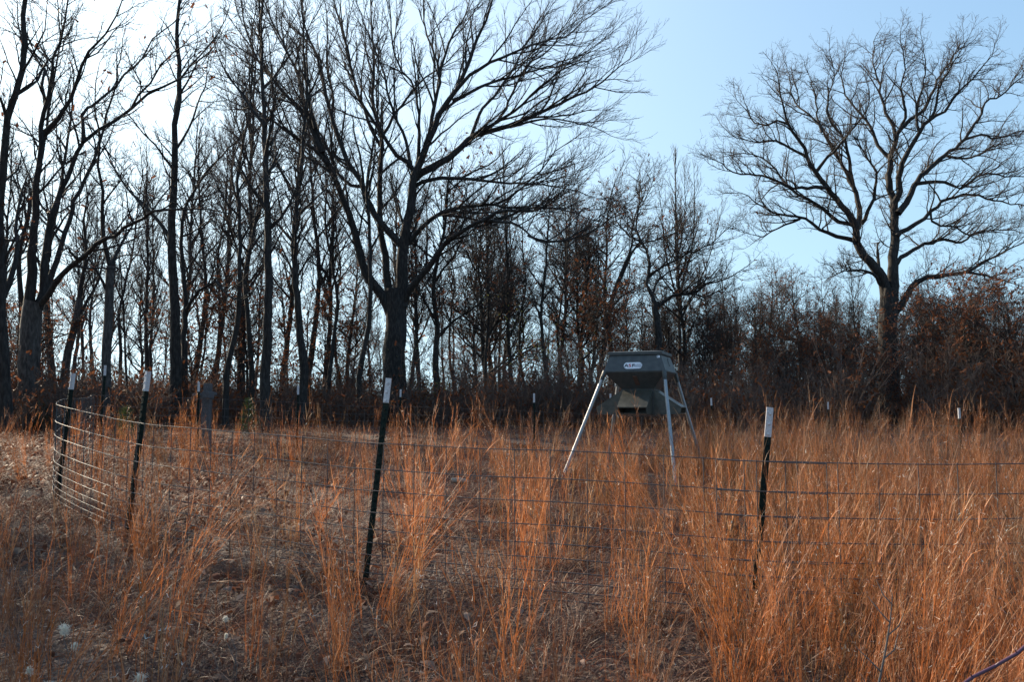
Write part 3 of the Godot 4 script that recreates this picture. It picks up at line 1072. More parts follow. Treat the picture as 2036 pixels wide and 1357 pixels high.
	limb(t, "limb", style, [Vector3(3.05, 9.36, -0.40), Vector3(3.81, 9.45, -0.21), Vector3(4.60, 9.52, 0.05), Vector3(5.35, 9.31, 0.32), Vector3(5.91, 9.09, 0.55), Vector3(6.44, 8.72, 0.80)], 0.053, 0.019)
	limb(t, "limb", style, [Vector3(2.18, 8.98, -0.20), Vector3(2.36, 9.61, -0.39), Vector3(2.54, 10.09, -0.57), Vector3(2.93, 10.60, -0.82), Vector3(3.25, 11.21, -1.10), Vector3(3.67, 12.06, -1.48), Vector3(4.18, 13.37, -2.07), Vector3(4.72, 14.52, -2.60)], 0.061, 0.023)
	limb(t, "limb", style, [Vector3(2.66, 9.29, -0.40), Vector3(3.18, 9.97, -0.70), Vector3(3.53, 10.88, -1.11), Vector3(4.00, 11.95, -1.64), Vector3(4.70, 12.69, -2.13), Vector3(5.44, 14.12, -2.88), Vector3(6.21, 15.17, -3.50)], 0.053, 0.019)
	limb(t, "limb", style, [Vector3(0.44, 7.37, 0.00), Vector3(0.71, 7.52, 0.05), Vector3(1.03, 7.58, 0.12), Vector3(1.67, 7.57, 0.27), Vector3(2.51, 7.44, 0.50), Vector3(3.38, 7.27, 0.77), Vector3(4.36, 7.15, 1.09), Vector3(5.11, 6.94, 1.36), Vector3(5.70, 6.67, 1.60)], 0.076, 0.023)
	limb(t, "limb", style, [Vector3(0.15, 5.49, 0.00), Vector3(0.36, 5.66, 0.06), Vector3(0.73, 6.05, 0.24), Vector3(1.31, 6.42, 0.51), Vector3(1.95, 6.53, 0.78), Vector3(2.71, 6.54, 1.12), Vector3(3.45, 6.36, 1.48), Vector3(4.15, 6.27, 1.84), Vector3(4.85, 6.12, 2.23), Vector3(5.43, 5.82, 2.60)], 0.091, 0.023)
	limb(t, "limb", style, [Vector3(2.95, 6.51, 1.20), Vector3(3.35, 6.68, 1.27), Vector3(3.79, 6.99, 1.40), Vector3(4.30, 7.42, 1.57), Vector3(4.72, 7.95, 1.77), Vector3(5.36, 8.32, 2.00)], 0.046, 0.019)
	limb(t, "limb", style, [Vector3(0.07, 3.63, 0.00), Vector3(0.26, 3.95, 0.12), Vector3(0.40, 4.19, 0.24), Vector3(0.72, 4.51, 0.46), Vector3(1.11, 4.90, 0.74), Vector3(1.49, 5.35, 1.09), Vector3(2.00, 5.64, 1.45), Vector3(2.62, 5.87, 1.88), Vector3(3.21, 5.75, 2.27), Vector3(3.67, 5.56, 2.60), Vector3(4.12, 5.07, 3.04), Vector3(4.56, 4.84, 3.40)], 0.129, 0.023)
	limb(t, "limb", style, [Vector3(2.63, 5.84, 2.00), Vector3(3.00, 6.05, 2.12), Vector3(3.35, 6.10, 2.24), Vector3(4.05, 6.01, 2.51), Vector3(4.73, 6.27, 2.85), Vector3(5.25, 6.66, 3.20)], 0.061, 0.019)
	limb(t, "limb", style, [Vector3(3.90, 5.22, 3.00), Vector3(4.44, 5.01, 3.13), Vector3(5.10, 5.07, 3.32), Vector3(5.62, 5.25, 3.51), Vector3(6.25, 5.69, 3.80)], 0.046, 0.019)
	close_tree(t)

func tree_right() -> void:
	trunk_mat = M.bark
	leaf_rate = 0.00
	var style := OAK
	var t := open_tree("great_oak", "big round crowned bare oak at the right, crooked limbs against blue sky", Vector3(14.00, 0.85, -31.00))
	limb(t, "trunk", style, [Vector3(0.00, 0.00, 0.00), Vector3(0.07, 0.94, 0.00), Vector3(0.12, 2.07, 0.00), Vector3(0.14, 3.20, 0.00), Vector3(0.17, 3.96, 0.00), Vector3(0.21, 4.54, 0.00), Vector3(0.27, 5.21, 0.00)], 0.377, 0.321)
	limb(t, "limb", style, [Vector3(0.14, 4.73, 0.00), Vector3(-0.02, 5.62, 0.08), Vector3(-0.51, 6.23, 0.18), Vector3(-0.91, 6.70, 0.26), Vector3(-1.05, 7.24, 0.33), Vector3(-1.06, 7.61, 0.39), Vector3(-1.42, 8.07, 0.47), Vector3(-1.84, 8.53, 0.57), Vector3(-2.24, 8.98, 0.66), Vector3(-2.66, 9.49, 0.77), Vector3(-3.00, 10.01, 0.87), Vector3(-3.32, 10.61, 0.99), Vector3(-3.74, 11.20, 1.11), Vector3(-3.99, 11.95, 1.25), Vector3(-4.16, 12.68, 1.39), Vector3(-4.33, 13.21, 1.50)], 0.232, 0.028)
	limb(t, "limb", style, [Vector3(-2.24, 8.91, 0.80), Vector3(-3.08, 8.80, 1.00), Vector3(-3.93, 8.82, 1.26), Vector3(-4.61, 9.05, 1.51), Vector3(-5.45, 9.11, 1.82), Vector3(-6.11, 9.11, 2.07), Vector3(-6.54, 9.36, 2.29), Vector3(-7.02, 9.47, 2.50)], 0.085, 0.024)
	limb(t, "limb", style, [Vector3(-1.02, 7.58, 0.20), Vector3(-1.20, 7.66, 0.18), Vector3(-1.62, 7.75, 0.13), Vector3(-2.12, 8.26, 0.03), Vector3(-2.69, 8.70, -0.09), Vector3(-3.28, 9.13, -0.22), Vector3(-3.76, 9.92, -0.38), Vector3(-4.26, 10.44, -0.51), Vector3(-4.96, 10.67, -0.66), Vector3(-5.65, 10.57, -0.80)], 0.095, 0.024)
	limb(t, "limb", style, [Vector3(-0.92, 7.04, 0.00), Vector3(-1.24, 7.15, -0.06), Vector3(-1.60, 7.25, -0.15), Vector3(-2.17, 7.54, -0.32), Vector3(-2.64, 8.03, -0.51), Vector3(-3.29, 8.20, -0.72), Vector3(-3.87, 8.41, -0.92), Vector3(-4.44, 8.89, -1.16), Vector3(-4.88, 9.27, -1.35), Vector3(-5.30, 9.29, -1.50)], 0.095, 0.024)
	limb(t, "limb", style, [Vector3(-2.76, 8.08, -0.80), Vector3(-3.39, 7.82, -0.69), Vector3(-3.92, 7.55, -0.57), Vector3(-4.35, 7.29, -0.45), Vector3(-4.88, 7.38, -0.32), Vector3(-5.33, 7.47, -0.20)], 0.053, 0.019)
	limb(t, "limb", style, [Vector3(-0.85, 7.52, 0.00), Vector3(-0.69, 8.30, -0.13), Vector3(-0.82, 9.26, -0.35), Vector3(-1.09, 10.06, -0.56), Vector3(-1.33, 10.79, -0.76), Vector3(-1.60, 11.48, -0.97), Vector3(-1.79, 12.17, -1.16), Vector3(-1.77, 12.97, -1.38), Vector3(-1.83, 14.03, -1.66), Vector3(-1.94, 14.51, -1.80)], 0.127, 0.024)
	limb(t, "limb", style, [Vector3(-0.71, 9.33, -0.60), Vector3(-0.84, 9.92, -0.51), Vector3(-1.00, 10.68, -0.36), Vector3(-1.27, 11.27, -0.22), Vector3(-1.70, 11.68, -0.08), Vector3(-1.90, 12.08, 0.03), Vector3(-1.82, 12.85, 0.24), Vector3(-1.72, 13.56, 0.44), Vector3(-1.92, 14.09, 0.60)], 0.085, 0.024)
	limb(t, "limb", style, [Vector3(-0.62, 7.76, -0.20), Vector3(-0.42, 8.22, -0.05), Vector3(-0.24, 8.66, 0.15), Vector3(-0.26, 9.26, 0.42), Vector3(-0.49, 9.76, 0.68), Vector3(-0.98, 10.24, 1.00), Vector3(-1.26, 10.64, 1.25), Vector3(-1.22, 11.02, 1.50)], 0.095, 0.024)
	limb(t, "limb", style, [Vector3(-2.59, 9.54, 0.60), Vector3(-2.43, 9.77, 0.68), Vector3(-2.22, 10.07, 0.81), Vector3(-1.87, 10.42, 1.03), Vector3(-1.55, 10.86, 1.31), Vector3(-1.25, 11.27, 1.59), Vector3(-1.08, 11.81, 1.93), Vector3(-1.24, 12.26, 2.20)], 0.074, 0.024)
	limb(t, "limb", style, [Vector3(-2.97, 10.04, 0.80), Vector3(-3.45, 10.29, 0.84), Vector3(-3.97, 10.56, 0.91), Vector3(-4.51, 10.63, 0.97), Vector3(-5.10, 10.57, 1.04), Vector3(-5.67, 10.68, 1.12), Vector3(-6.15, 11.03, 1.20)], 0.063, 0.019)
	limb(t, "limb", style, [Vector3(-3.70, 11.24, 1.00), Vector3(-4.08, 11.44, 0.87), Vector3(-4.41, 11.30, 0.71), Vector3(-4.82, 11.47, 0.50), Vector3(-5.10, 12.17, 0.19), Vector3(-5.33, 12.55, 0.00)], 0.053, 0.019)
	limb(t, "limb", style, [Vector3(-2.28, 11.12, 0.50), Vector3(-2.51, 11.78, 0.20), Vector3(-2.85, 12.31, -0.18), Vector3(-3.00, 12.96, -0.55), Vector3(-2.88, 14.01, -1.11), Vector3(-2.93, 14.70, -1.50)], 0.053, 0.019)
	limb(t, "limb", style, [Vector3(0.37, 4.73, 0.00), Vector3(0.44, 5.64, -0.04), Vector3(0.56, 6.77, -0.12), Vector3(0.68, 8.00, -0.20), Vector3(0.68, 8.74, -0.26), Vector3(0.57, 9.41, -0.31), Vector3(0.68, 10.28, -0.38), Vector3(0.95, 11.09, -0.45), Vector3(1.19, 11.60, -0.49), Vector3(1.56, 11.96, -0.53), Vector3(2.18, 12.39, -0.60), Vector3(2.49, 13.00, -0.65), Vector3(2.78, 13.64, -0.71), Vector3(3.15, 14.15, -0.76), Vector3(3.77, 14.93, -0.85), Vector3(4.32, 15.27, -0.90)], 0.243, 0.028)
	limb(t, "limb", style, [Vector3(0.68, 8.06, -0.20), Vector3(0.81, 9.16, -0.04), Vector3(0.85, 9.79, 0.08), Vector3(1.13, 10.54, 0.24), Vector3(1.46, 11.14, 0.40), Vector3(1.81, 11.58, 0.53), Vector3(2.30, 11.84, 0.68), Vector3(2.76, 12.55, 0.90), Vector3(3.35, 13.19, 1.14), Vector3(3.82, 13.92, 1.40)], 0.158, 0.024)
	limb(t, "limb", style, [Vector3(0.77, 10.36, -0.50), Vector3(0.33, 10.97, -0.65), Vector3(0.22, 11.58, -0.79), Vector3(0.03, 12.08, -0.92), Vector3(-0.31, 12.66, -1.11), Vector3(-0.62, 13.25, -1.29), Vector3(-0.65, 14.19, -1.54), Vector3(-0.35, 15.15, -1.80)], 0.085, 0.024)
	limb(t, "limb", style, [Vector3(0.98, 11.10, -0.50), Vector3(0.98, 11.79, -0.67), Vector3(0.78, 12.37, -0.88), Vector3(0.76, 13.08, -1.12), Vector3(0.78, 13.92, -1.41), Vector3(0.77, 14.92, -1.78), Vector3(1.10, 16.08, -2.20)], 0.085, 0.024)
	limb(t, "limb", style, [Vector3(1.18, 11.52, -0.60), Vector3(1.41, 12.04, -0.54), Vector3(1.31, 12.62, -0.46), Vector3(1.18, 13.19, -0.37), Vector3(1.34, 13.86, -0.26), Vector3(1.21, 14.61, -0.12), Vector3(1.08, 15.26, 0.00)], 0.074, 0.024)
	limb(t, "limb", style, [Vector3(1.36, 11.07, 0.60), Vector3(1.29, 11.65, 0.56), Vector3(1.41, 12.36, 0.49), Vector3(1.68, 13.18, 0.40), Vector3(1.85, 14.01, 0.31), Vector3(1.79, 14.96, 0.20)], 0.063, 0.019)
	limb(t, "limb", style, [Vector3(1.72, 11.52, 0.70), Vector3(1.93, 12.13, 0.83), Vector3(2.09, 12.92, 1.05), Vector3(2.53, 13.75, 1.37), Vector3(2.80, 14.31, 1.60)], 0.063, 0.019)
	limb(t, "limb", style, [Vector3(0.71, 8.11, 0.00), Vector3(0.92, 8.35, -0.03), Vector3(1.42, 9.20, -0.15), Vector3(1.98, 9.79, -0.26), Vector3(2.81, 10.49, -0.42), Vector3(3.74, 11.22, -0.60), Vector3(4.37, 12.04, -0.76), Vector3(4.76, 12.79, -0.90), Vector3(5.50, 13.15, -1.03), Vector3(6.47, 13.96, -1.24), Vector3(7.20, 14.55, -1.40)], 0.137, 0.024)
	limb(t, "limb", style, [Vector3(3.86, 11.28, -0.80), Vector3(4.56, 11.51, -0.93), Vector3(5.36, 11.43, -1.12), Vector3(6.22, 11.77, -1.34), Vector3(7.19, 11.80, -1.60)], 0.063, 0.019)
	limb(t, "limb", style, [Vector3(1.48, 9.29, -0.10), Vector3(1.91, 9.32, 0.00), Vector3(2.45, 9.27, 0.18), Vector3(2.93, 8.96, 0.39), Vector3(3.44, 9.37, 0.67), Vector3(4.04, 9.34, 0.96), Vector3(4.75, 9.16, 1.33), Vector3(5.21, 9.21, 1.60)], 0.085, 0.024)
	limb(t, "limb", style, [Vector3(2.91, 10.55, -0.60), Vector3(3.43, 10.51, -0.77), Vector3(4.47, 10.74, -1.20), Vector3(5.62, 11.32, -1.74), Vector3(7.06, 11.65, -2.40)], 0.063, 0.019)
	limb(t, "limb", style, [Vector3(0.64, 7.23, 0.00), Vector3(0.79, 7.39, 0.01), Vector3(1.33, 7.69, 0.06), Vector3(1.88, 8.16, 0.12), Vector3(2.56, 8.62, 0.20), Vector3(3.39, 8.75, 0.29), Vector3(4.18, 8.50, 0.39), Vector3(5.21, 8.29, 0.52), Vector3(5.81, 8.44, 0.60)], 0.106, 0.024)
	limb(t, "limb", style, [Vector3(1.84, 8.14, 0.20), Vector3(1.91, 7.78, 0.14), Vector3(2.29, 7.61, 0.05), Vector3(2.94, 7.60, -0.09), Vector3(3.60, 7.29, -0.27), Vector3(4.30, 7.62, -0.45), Vector3(5.24, 7.98, -0.70)], 0.053, 0.019)
	limb(t, "limb", style, [Vector3(0.59, 6.17, 0.00), Vector3(0.78, 6.43, -0.06), Vector3(1.62, 6.88, -0.29), Vector3(2.78, 7.23, -0.62), Vector3(3.54, 7.16, -0.85), Vector3(4.38, 7.64, -1.14), Vector3(5.78, 7.81, -1.58), Vector3(6.76, 7.74, -1.90)], 0.095, 0.024)
	limb(t, "limb", style, [Vector3(0.47, 4.34, 0.00), Vector3(0.86, 4.94, 0.15), Vector3(1.01, 5.27, 0.24), Vector3(1.49, 5.58, 0.42), Vector3(2.19, 5.64, 0.66), Vector3(2.75, 5.71, 0.87), Vector3(3.18, 6.01, 1.08), Vector3(4.02, 6.47, 1.50), Vector3(4.59, 6.78, 1.80)], 0.158, 0.028)
	limb(t, "limb", style, [Vector3(2.68, 5.69, 1.00), Vector3(3.31, 5.55, 1.10), Vector3(3.79, 5.38, 1.21), Vector3(4.50, 5.06, 1.40)], 0.063, 0.019)
	limb(t, "limb", style, [Vector3(0.03, 5.26, 0.00), Vector3(-0.50, 5.72, 0.38), Vector3(-1.00, 5.80, 0.68), Vector3(-1.63, 5.70, 1.07), Vector3(-2.26, 5.54, 1.49), Vector3(-2.92, 5.18, 2.00)], 0.085, 0.019)
	limb(t, "limb", style, [Vector3(-0.09, 5.78, 0.00), Vector3(-0.07, 6.28, -0.08), Vector3(-0.02, 6.99, -0.22), Vector3(0.15, 7.09, -0.26), Vector3(0.28, 6.96, -0.30)], 0.074, 0.047)
	close_tree(t)

func tree_left() -> void:
	trunk_mat = M.pale_bark
	leaf_rate = 0.02
	var style := SLENDER
	var t := open_tree("triple_stemmed_tree", "thick grey tree near the left edge dividing into several tall stems", Vector3(-10.77, 0.89, -18.50))
	limb(t, "trunk", style, [Vector3(0.00, 0.00, 0.00), Vector3(-0.00, 0.56, 0.00), Vector3(-0.01, 1.23, 0.00), Vector3(-0.04, 1.91, 0.00), Vector3(-0.05, 2.47, 0.00), Vector3(-0.03, 2.87, 0.00), Vector3(0.01, 3.04, 0.00)], 0.259, 0.203)
	limb(t, "limb", style, [Vector3(-0.06, 2.70, 0.00), Vector3(-0.06, 3.32, 0.06), Vector3(-0.02, 4.07, 0.16), Vector3(0.04, 4.60, 0.23), Vector3(0.12, 5.27, 0.33), Vector3(0.22, 5.97, 0.45), Vector3(0.31, 6.47, 0.54), Vector3(0.39, 7.16, 0.66), Vector3(0.53, 7.54, 0.73), Vector3(0.66, 8.32, 0.88), Vector3(0.87, 8.70, 0.96), Vector3(1.00, 9.17, 1.06), Vector3(1.09, 9.84, 1.20)], 0.135, 0.023)
	limb(t, "limb", style, [Vector3(0.28, 6.71, 0.50), Vector3(0.48, 6.87, 0.55), Vector3(0.70, 7.05, 0.62), Vector3(1.04, 7.44, 0.77), Vector3(1.24, 7.81, 0.91), Vector3(1.37, 8.07, 1.01), Vector3(1.58, 8.36, 1.14), Vector3(2.05, 8.67, 1.35), Vector3(2.37, 9.01, 1.54), Vector3(2.62, 9.52, 1.80)], 0.068, 0.017)
	limb(t, "limb", style, [Vector3(0.40, 7.31, 0.60), Vector3(0.22, 7.87, 0.49), Vector3(0.21, 8.26, 0.39), Vector3(-0.02, 8.53, 0.30), Vector3(-0.26, 8.81, 0.21), Vector3(-0.62, 9.37, 0.04), Vector3(-0.87, 10.22, -0.20)], 0.045, 0.017)
	limb(t, "limb", style, [Vector3(0.06, 2.88, 0.00), Vector3(0.16, 2.98, 0.03), Vector3(0.40, 3.18, 0.14), Vector3(0.66, 3.47, 0.30), Vector3(1.12, 3.78, 0.54), Vector3(1.66, 4.06, 0.82), Vector3(2.09, 4.27, 1.05), Vector3(2.79, 4.49, 1.43), Vector3(3.37, 4.68, 1.76), Vector3(3.80, 4.66, 1.99), Vector3(4.49, 4.58, 2.37), Vector3(5.07, 4.45, 2.71), Vector3(5.51, 4.23, 3.00)], 0.084, 0.017)
	limb(t, "limb", style, [Vector3(0.09, 2.87, 0.00), Vector3(0.18, 3.28, -0.04), Vector3(0.13, 4.13, -0.14), Vector3(0.13, 4.53, -0.19), Vector3(0.25, 5.48, -0.33), Vector3(0.45, 6.23, -0.45), Vector3(0.65, 6.91, -0.56), Vector3(0.97, 7.24, -0.64), Vector3(1.31, 7.48, -0.71), Vector3(1.65, 7.81, -0.79), Vector3(1.98, 8.20, -0.88), Vector3(2.32, 8.41, -0.95), Vector3(2.71, 8.66, -1.03), Vector3(2.91, 9.02, -1.10), Vector3(3.12, 9.30, -1.16), Vector3(3.46, 9.85, -1.28), Vector3(3.69, 10.57, -1.40)], 0.107, 0.017)
	limb(t, "limb", style, [Vector3(0.68, 6.89, -0.50), Vector3(0.54, 7.59, -0.65), Vector3(0.64, 7.80, -0.71), Vector3(0.72, 7.85, -0.75), Vector3(0.98, 8.20, -0.89), Vector3(1.29, 8.78, -1.10), Vector3(1.62, 9.27, -1.30), Vector3(1.77, 9.87, -1.50), Vector3(2.19, 10.41, -1.75), Vector3(2.36, 11.14, -2.00)], 0.051, 0.017)
	limb(t, "limb", style, [Vector3(1.69, 7.78, -0.70), Vector3(1.88, 8.06, -0.60), Vector3(2.24, 8.30, -0.44), Vector3(2.55, 8.64, -0.23), Vector3(2.92, 8.86, -0.03), Vector3(3.71, 9.20, 0.40)], 0.034, 0.014)
	limb(t, "limb", style, [Vector3(2.34, 8.39, -0.90), Vector3(2.08, 8.25, -0.82), Vector3(1.87, 8.19, -0.74), Vector3(1.79, 8.25, -0.69), Vector3(1.85, 8.31, -0.66), Vector3(2.19, 8.27, -0.55), Vector3(2.61, 8.29, -0.40)], 0.028, 0.014)
	limb(t, "limb", style, [Vector3(0.10, 3.07, -0.20), Vector3(0.18, 3.77, -0.35), Vector3(0.26, 4.40, -0.52), Vector3(0.33, 5.05, -0.71), Vector3(0.31, 5.57, -0.86), Vector3(0.41, 5.82, -0.95), Vector3(0.50, 6.32, -1.11), Vector3(0.58, 6.69, -1.23), Vector3(0.63, 7.28, -1.41), Vector3(0.63, 7.94, -1.61), Vector3(0.69, 8.53, -1.80), Vector3(0.68, 9.59, -2.12), Vector3(0.65, 10.53, -2.40)], 0.079, 0.017)
	limb(t, "limb", style, [Vector3(0.70, 6.62, -1.00), Vector3(0.81, 7.02, -1.15), Vector3(1.05, 6.40, -1.60), Vector3(1.26, 5.93, -2.00)], 0.023, 0.011)
	close_tree(t)

func tree_edge() -> void:
	trunk_mat = M.bark
	leaf_rate = 0.03
	var style := SLENDER
	var t := open_tree("edge_tree", "dark trunk cut by the left edge of the view", Vector3(-10.01, 0.75, -16.50))
	limb(t, "trunk", style, [Vector3(0.00, 0.00, 0.00), Vector3(-0.04, 0.70, 0.02), Vector3(-0.10, 1.49, 0.06), Vector3(-0.16, 2.29, 0.09), Vector3(-0.21, 3.00, 0.13), Vector3(-0.21, 3.70, 0.16), Vector3(-0.26, 4.41, 0.20), Vector3(-0.23, 5.12, 0.24), Vector3(-0.18, 5.82, 0.28), Vector3(-0.12, 6.59, 0.33), Vector3(0.02, 7.04, 0.35), Vector3(0.17, 7.55, 0.39), Vector3(0.21, 8.06, 0.42), Vector3(0.17, 8.67, 0.46), Vector3(0.25, 9.39, 0.50)], 0.151, 0.040)
	limb(t, "limb", style, [Vector3(-0.26, 2.91, 0.00), Vector3(-0.18, 3.34, -0.12), Vector3(-0.17, 3.78, -0.26), Vector3(-0.24, 4.23, -0.42), Vector3(-0.41, 4.81, -0.63), Vector3(-0.47, 5.41, -0.85), Vector3(-0.44, 5.91, -1.05), Vector3(-0.41, 6.29, -1.20)], 0.070, 0.015)
	limb(t, "limb", style, [Vector3(-0.20, 6.63, 0.20), Vector3(-0.20, 6.87, 0.39), Vector3(-0.18, 7.12, 0.69), Vector3(-0.19, 7.29, 1.00)], 0.045, 0.015)
	limb(t, "limb", style, [Vector3(-0.01, 7.06, 0.30), Vector3(0.18, 7.26, 0.20), Vector3(0.31, 7.46, 0.10), Vector3(0.37, 7.98, -0.12), Vector3(0.47, 8.10, -0.20), Vector3(0.57, 8.28, -0.30), Vector3(0.58, 8.83, -0.54), Vector3(0.63, 9.40, -0.80)], 0.035, 0.013)
	limb(t, "limb", style, [Vector3(0.18, 7.54, 0.40), Vector3(0.57, 7.84, 0.67), Vector3(0.94, 8.10, 1.00), Vector3(1.25, 8.45, 1.50)], 0.030, 0.013)
	limb(t, "limb", style, [Vector3(-0.33, 3.73, 0.00), Vector3(-0.41, 4.10, 0.23), Vector3(-0.40, 4.52, 0.59), Vector3(-0.35, 4.91, 1.00)], 0.045, 0.015)
	close_tree(t)

func tree_slim() -> void:
	trunk_mat = M.pale_bark
	leaf_rate = 0.00
	var style := SLENDER
	var t := open_tree("slim_tree", "slim grey trunk rising behind the white topped post at left, forked high", Vector3(-9.54, 0.97, -19.50))
	limb(t, "trunk", style, [Vector3(0.00, 0.00, 0.00), Vector3(-0.02, 0.71, 0.00), Vector3(-0.03, 1.42, 0.00), Vector3(-0.05, 2.13, 0.00), Vector3(-0.04, 2.97, 0.00), Vector3(-0.04, 3.57, 0.00), Vector3(-0.03, 3.94, 0.00)], 0.113, 0.095)
	limb(t, "limb", style, [Vector3(-0.03, 3.76, 0.00), Vector3(-0.03, 4.08, -0.12), Vector3(-0.01, 4.35, -0.25), Vector3(0.05, 4.66, -0.42), Vector3(0.11, 4.94, -0.59), Vector3(0.18, 5.24, -0.77), Vector3(0.22, 5.63, -1.00)], 0.065, 0.024)
	limb(t, "limb", style, [Vector3(-0.04, 3.76, 0.00), Vector3(-0.11, 4.29, 0.09), Vector3(-0.15, 4.98, 0.24), Vector3(-0.08, 5.66, 0.41), Vector3(-0.15, 6.22, 0.56), Vector3(-0.03, 6.88, 0.75), Vector3(-0.06, 7.63, 0.99), Vector3(0.09, 8.26, 1.20)], 0.065, 0.018)
	limb(t, "limb", style, [Vector3(-0.07, 3.27, 0.00), Vector3(-0.16, 3.56, 0.09), Vector3(-0.28, 3.84, 0.23), Vector3(-0.39, 4.09, 0.36), Vector3(-0.40, 4.43, 0.54), Vector3(-0.50, 4.85, 0.80)], 0.042, 0.015)
	limb(t, "limb", style, [Vector3(0.22, 5.63, -1.00), Vector3(-0.35, 6.23, -1.24), Vector3(-0.69, 6.69, -1.43), Vector3(-1.21, 7.31, -1.72), Vector3(-1.57, 7.95, -2.00)], 0.030, 0.015)
	close_tree(t)

func tree_leaning() -> void:
	trunk_mat = M.pale_bark
	leaf_rate = 0.05
	var style := SLENDER
	var t := open_tree("leaning_tree", "thin pale tree leaning right beside the three stemmed tree", Vector3(-11.41, 0.93, -21.00))
	limb(t, "trunk", style, [Vector3(0.00, 0.00, 0.00), Vector3(0.02, 0.76, 0.00), Vector3(0.06, 1.53, 0.00), Vector3(0.11, 2.06, 0.00), Vector3(0.22, 2.55, 0.00), Vector3(0.28, 2.94, 0.00), Vector3(0.35, 3.42, 0.00)], 0.128, 0.083)
	limb(t, "limb", style, [Vector3(0.26, 2.81, 0.00), Vector3(0.47, 3.34, -0.10), Vector3(0.68, 3.95, -0.25), Vector3(0.73, 4.44, -0.36), Vector3(0.89, 5.00, -0.51), Vector3(1.03, 5.29, -0.60)], 0.051, 0.019)
	limb(t, "limb", style, [Vector3(0.33, 3.33, 0.00), Vector3(0.46, 4.02, 0.12), Vector3(0.54, 4.27, 0.17), Vector3(0.60, 4.71, 0.27), Vector3(0.58, 5.32, 0.43), Vector3(0.75, 5.93, 0.59), Vector3(0.74, 6.64, 0.80)], 0.064, 0.019)
	limb(t, "limb", style, [Vector3(0.22, 2.55, 0.00), Vector3(-0.12, 2.46, -0.13), Vector3(-0.46, 2.42, -0.28), Vector3(-0.72, 2.46, -0.40)], 0.032, 0.016)
	close_tree(t)

func tree_double() -> void:
	trunk_mat = M.bark
	leaf_rate = 0.03
	var style := SLENDER
	var t := open_tree("double_trunk_tree", "double trunked dark tree left of centre with sun glare on it", Vector3(-8.90, 1.04, -22.00))
	limb(t, "trunk", style, [Vector3(0.00, 0.00, 0.00), Vector3(-0.03, 1.13, 0.02), Vector3(-0.07, 2.00, 0.03), Vector3(-0.09, 2.77, 0.05), Vector3(-0.14, 3.48, 0.07), Vector3(-0.19, 4.13, 0.08), Vector3(-0.23, 4.70, 0.10), Vector3(-0.25, 5.52, 0.12), Vector3(-0.22, 6.07, 0.13), Vector3(-0.21, 6.70, 0.14), Vector3(-0.21, 7.58, 0.17), Vector3(-0.24, 8.16, 0.18), Vector3(-0.18, 8.48, 0.19), Vector3(-0.12, 8.85, 0.20), Vector3(-0.14, 9.52, 0.22), Vector3(-0.14, 9.89, 0.23), Vector3(-0.23, 10.64, 0.25), Vector3(-0.17, 11.62, 0.28), Vector3(-0.23, 12.47, 0.30)], 0.181, 0.033)
	limb(t, "limb", style, [Vector3(-0.01, 0.40, -0.40), Vector3(0.00, 1.21, -0.47), Vector3(-0.06, 2.18, -0.57), Vector3(-0.12, 3.31, -0.70), Vector3(-0.23, 4.02, -0.79), Vector3(-0.34, 4.78, -0.88), Vector3(-0.40, 5.34, -0.95), Vector3(-0.41, 5.78, -1.01), Vector3(-0.40, 6.08, -1.05), Vector3(-0.17, 6.65, -1.14), Vector3(0.00, 6.99, -1.19), Vector3(0.09, 7.19, -1.22), Vector3(0.54, 7.75, -1.32), Vector3(0.92, 8.20, -1.40), Vector3(1.22, 8.80, -1.50), Vector3(1.39, 9.52, -1.60)], 0.114, 0.020)
	limb(t, "limb", style, [Vector3(-0.29, 5.00, 0.00), Vector3(-0.56, 5.40, -0.09), Vector3(-0.79, 5.65, -0.16), Vector3(-1.33, 6.19, -0.34), Vector3(-1.94, 6.80, -0.56), Vector3(-2.30, 7.29, -0.72), Vector3(-2.59, 7.82, -0.88), Vector3(-3.01, 8.35, -1.06), Vector3(-3.27, 8.77, -1.20)], 0.060, 0.017)
	limb(t, "limb", style, [Vector3(-0.23, 6.91, 0.10), Vector3(-0.40, 7.16, 0.27), Vector3(-0.56, 7.46, 0.55), Vector3(-0.77, 7.69, 0.86), Vector3(-0.91, 7.96, 1.23), Vector3(-1.01, 8.13, 1.50)], 0.040, 0.017)
	limb(t, "limb", style, [Vector3(-0.22, 7.46, 0.10), Vector3(-0.05, 7.84, 0.01), Vector3(0.13, 8.47, -0.17), Vector3(0.23, 9.20, -0.39), Vector3(0.30, 9.86, -0.60), Vector3(0.28, 10.81, -0.90)], 0.040, 0.017)
	limb(t, "limb", style, [Vector3(-0.13, 8.97, 0.20), Vector3(0.12, 9.27, 0.32), Vector3(0.52, 9.78, 0.60), Vector3(1.01, 10.02, 0.85), Vector3(1.45, 10.47, 1.20)], 0.033, 0.013)
	limb(t, "limb", style, [Vector3(-0.07, 3.15, -0.60), Vector3(0.36, 3.67, -0.32), Vector3(0.95, 3.90, -0.01), Vector3(1.41, 3.45, 0.32), Vector3(1.83, 3.28, 0.57), Vector3(2.34, 3.62, 0.96), Vector3(2.71, 4.07, 1.40)], 0.054, 0.017)
	limb(t, "limb", style, [Vector3(-0.22, 5.26, -0.60), Vector3(0.05, 5.56, -0.98), Vector3(0.30, 5.89, -1.47), Vector3(0.55, 5.78, -2.00)], 0.033, 0.013)
	close_tree(t)

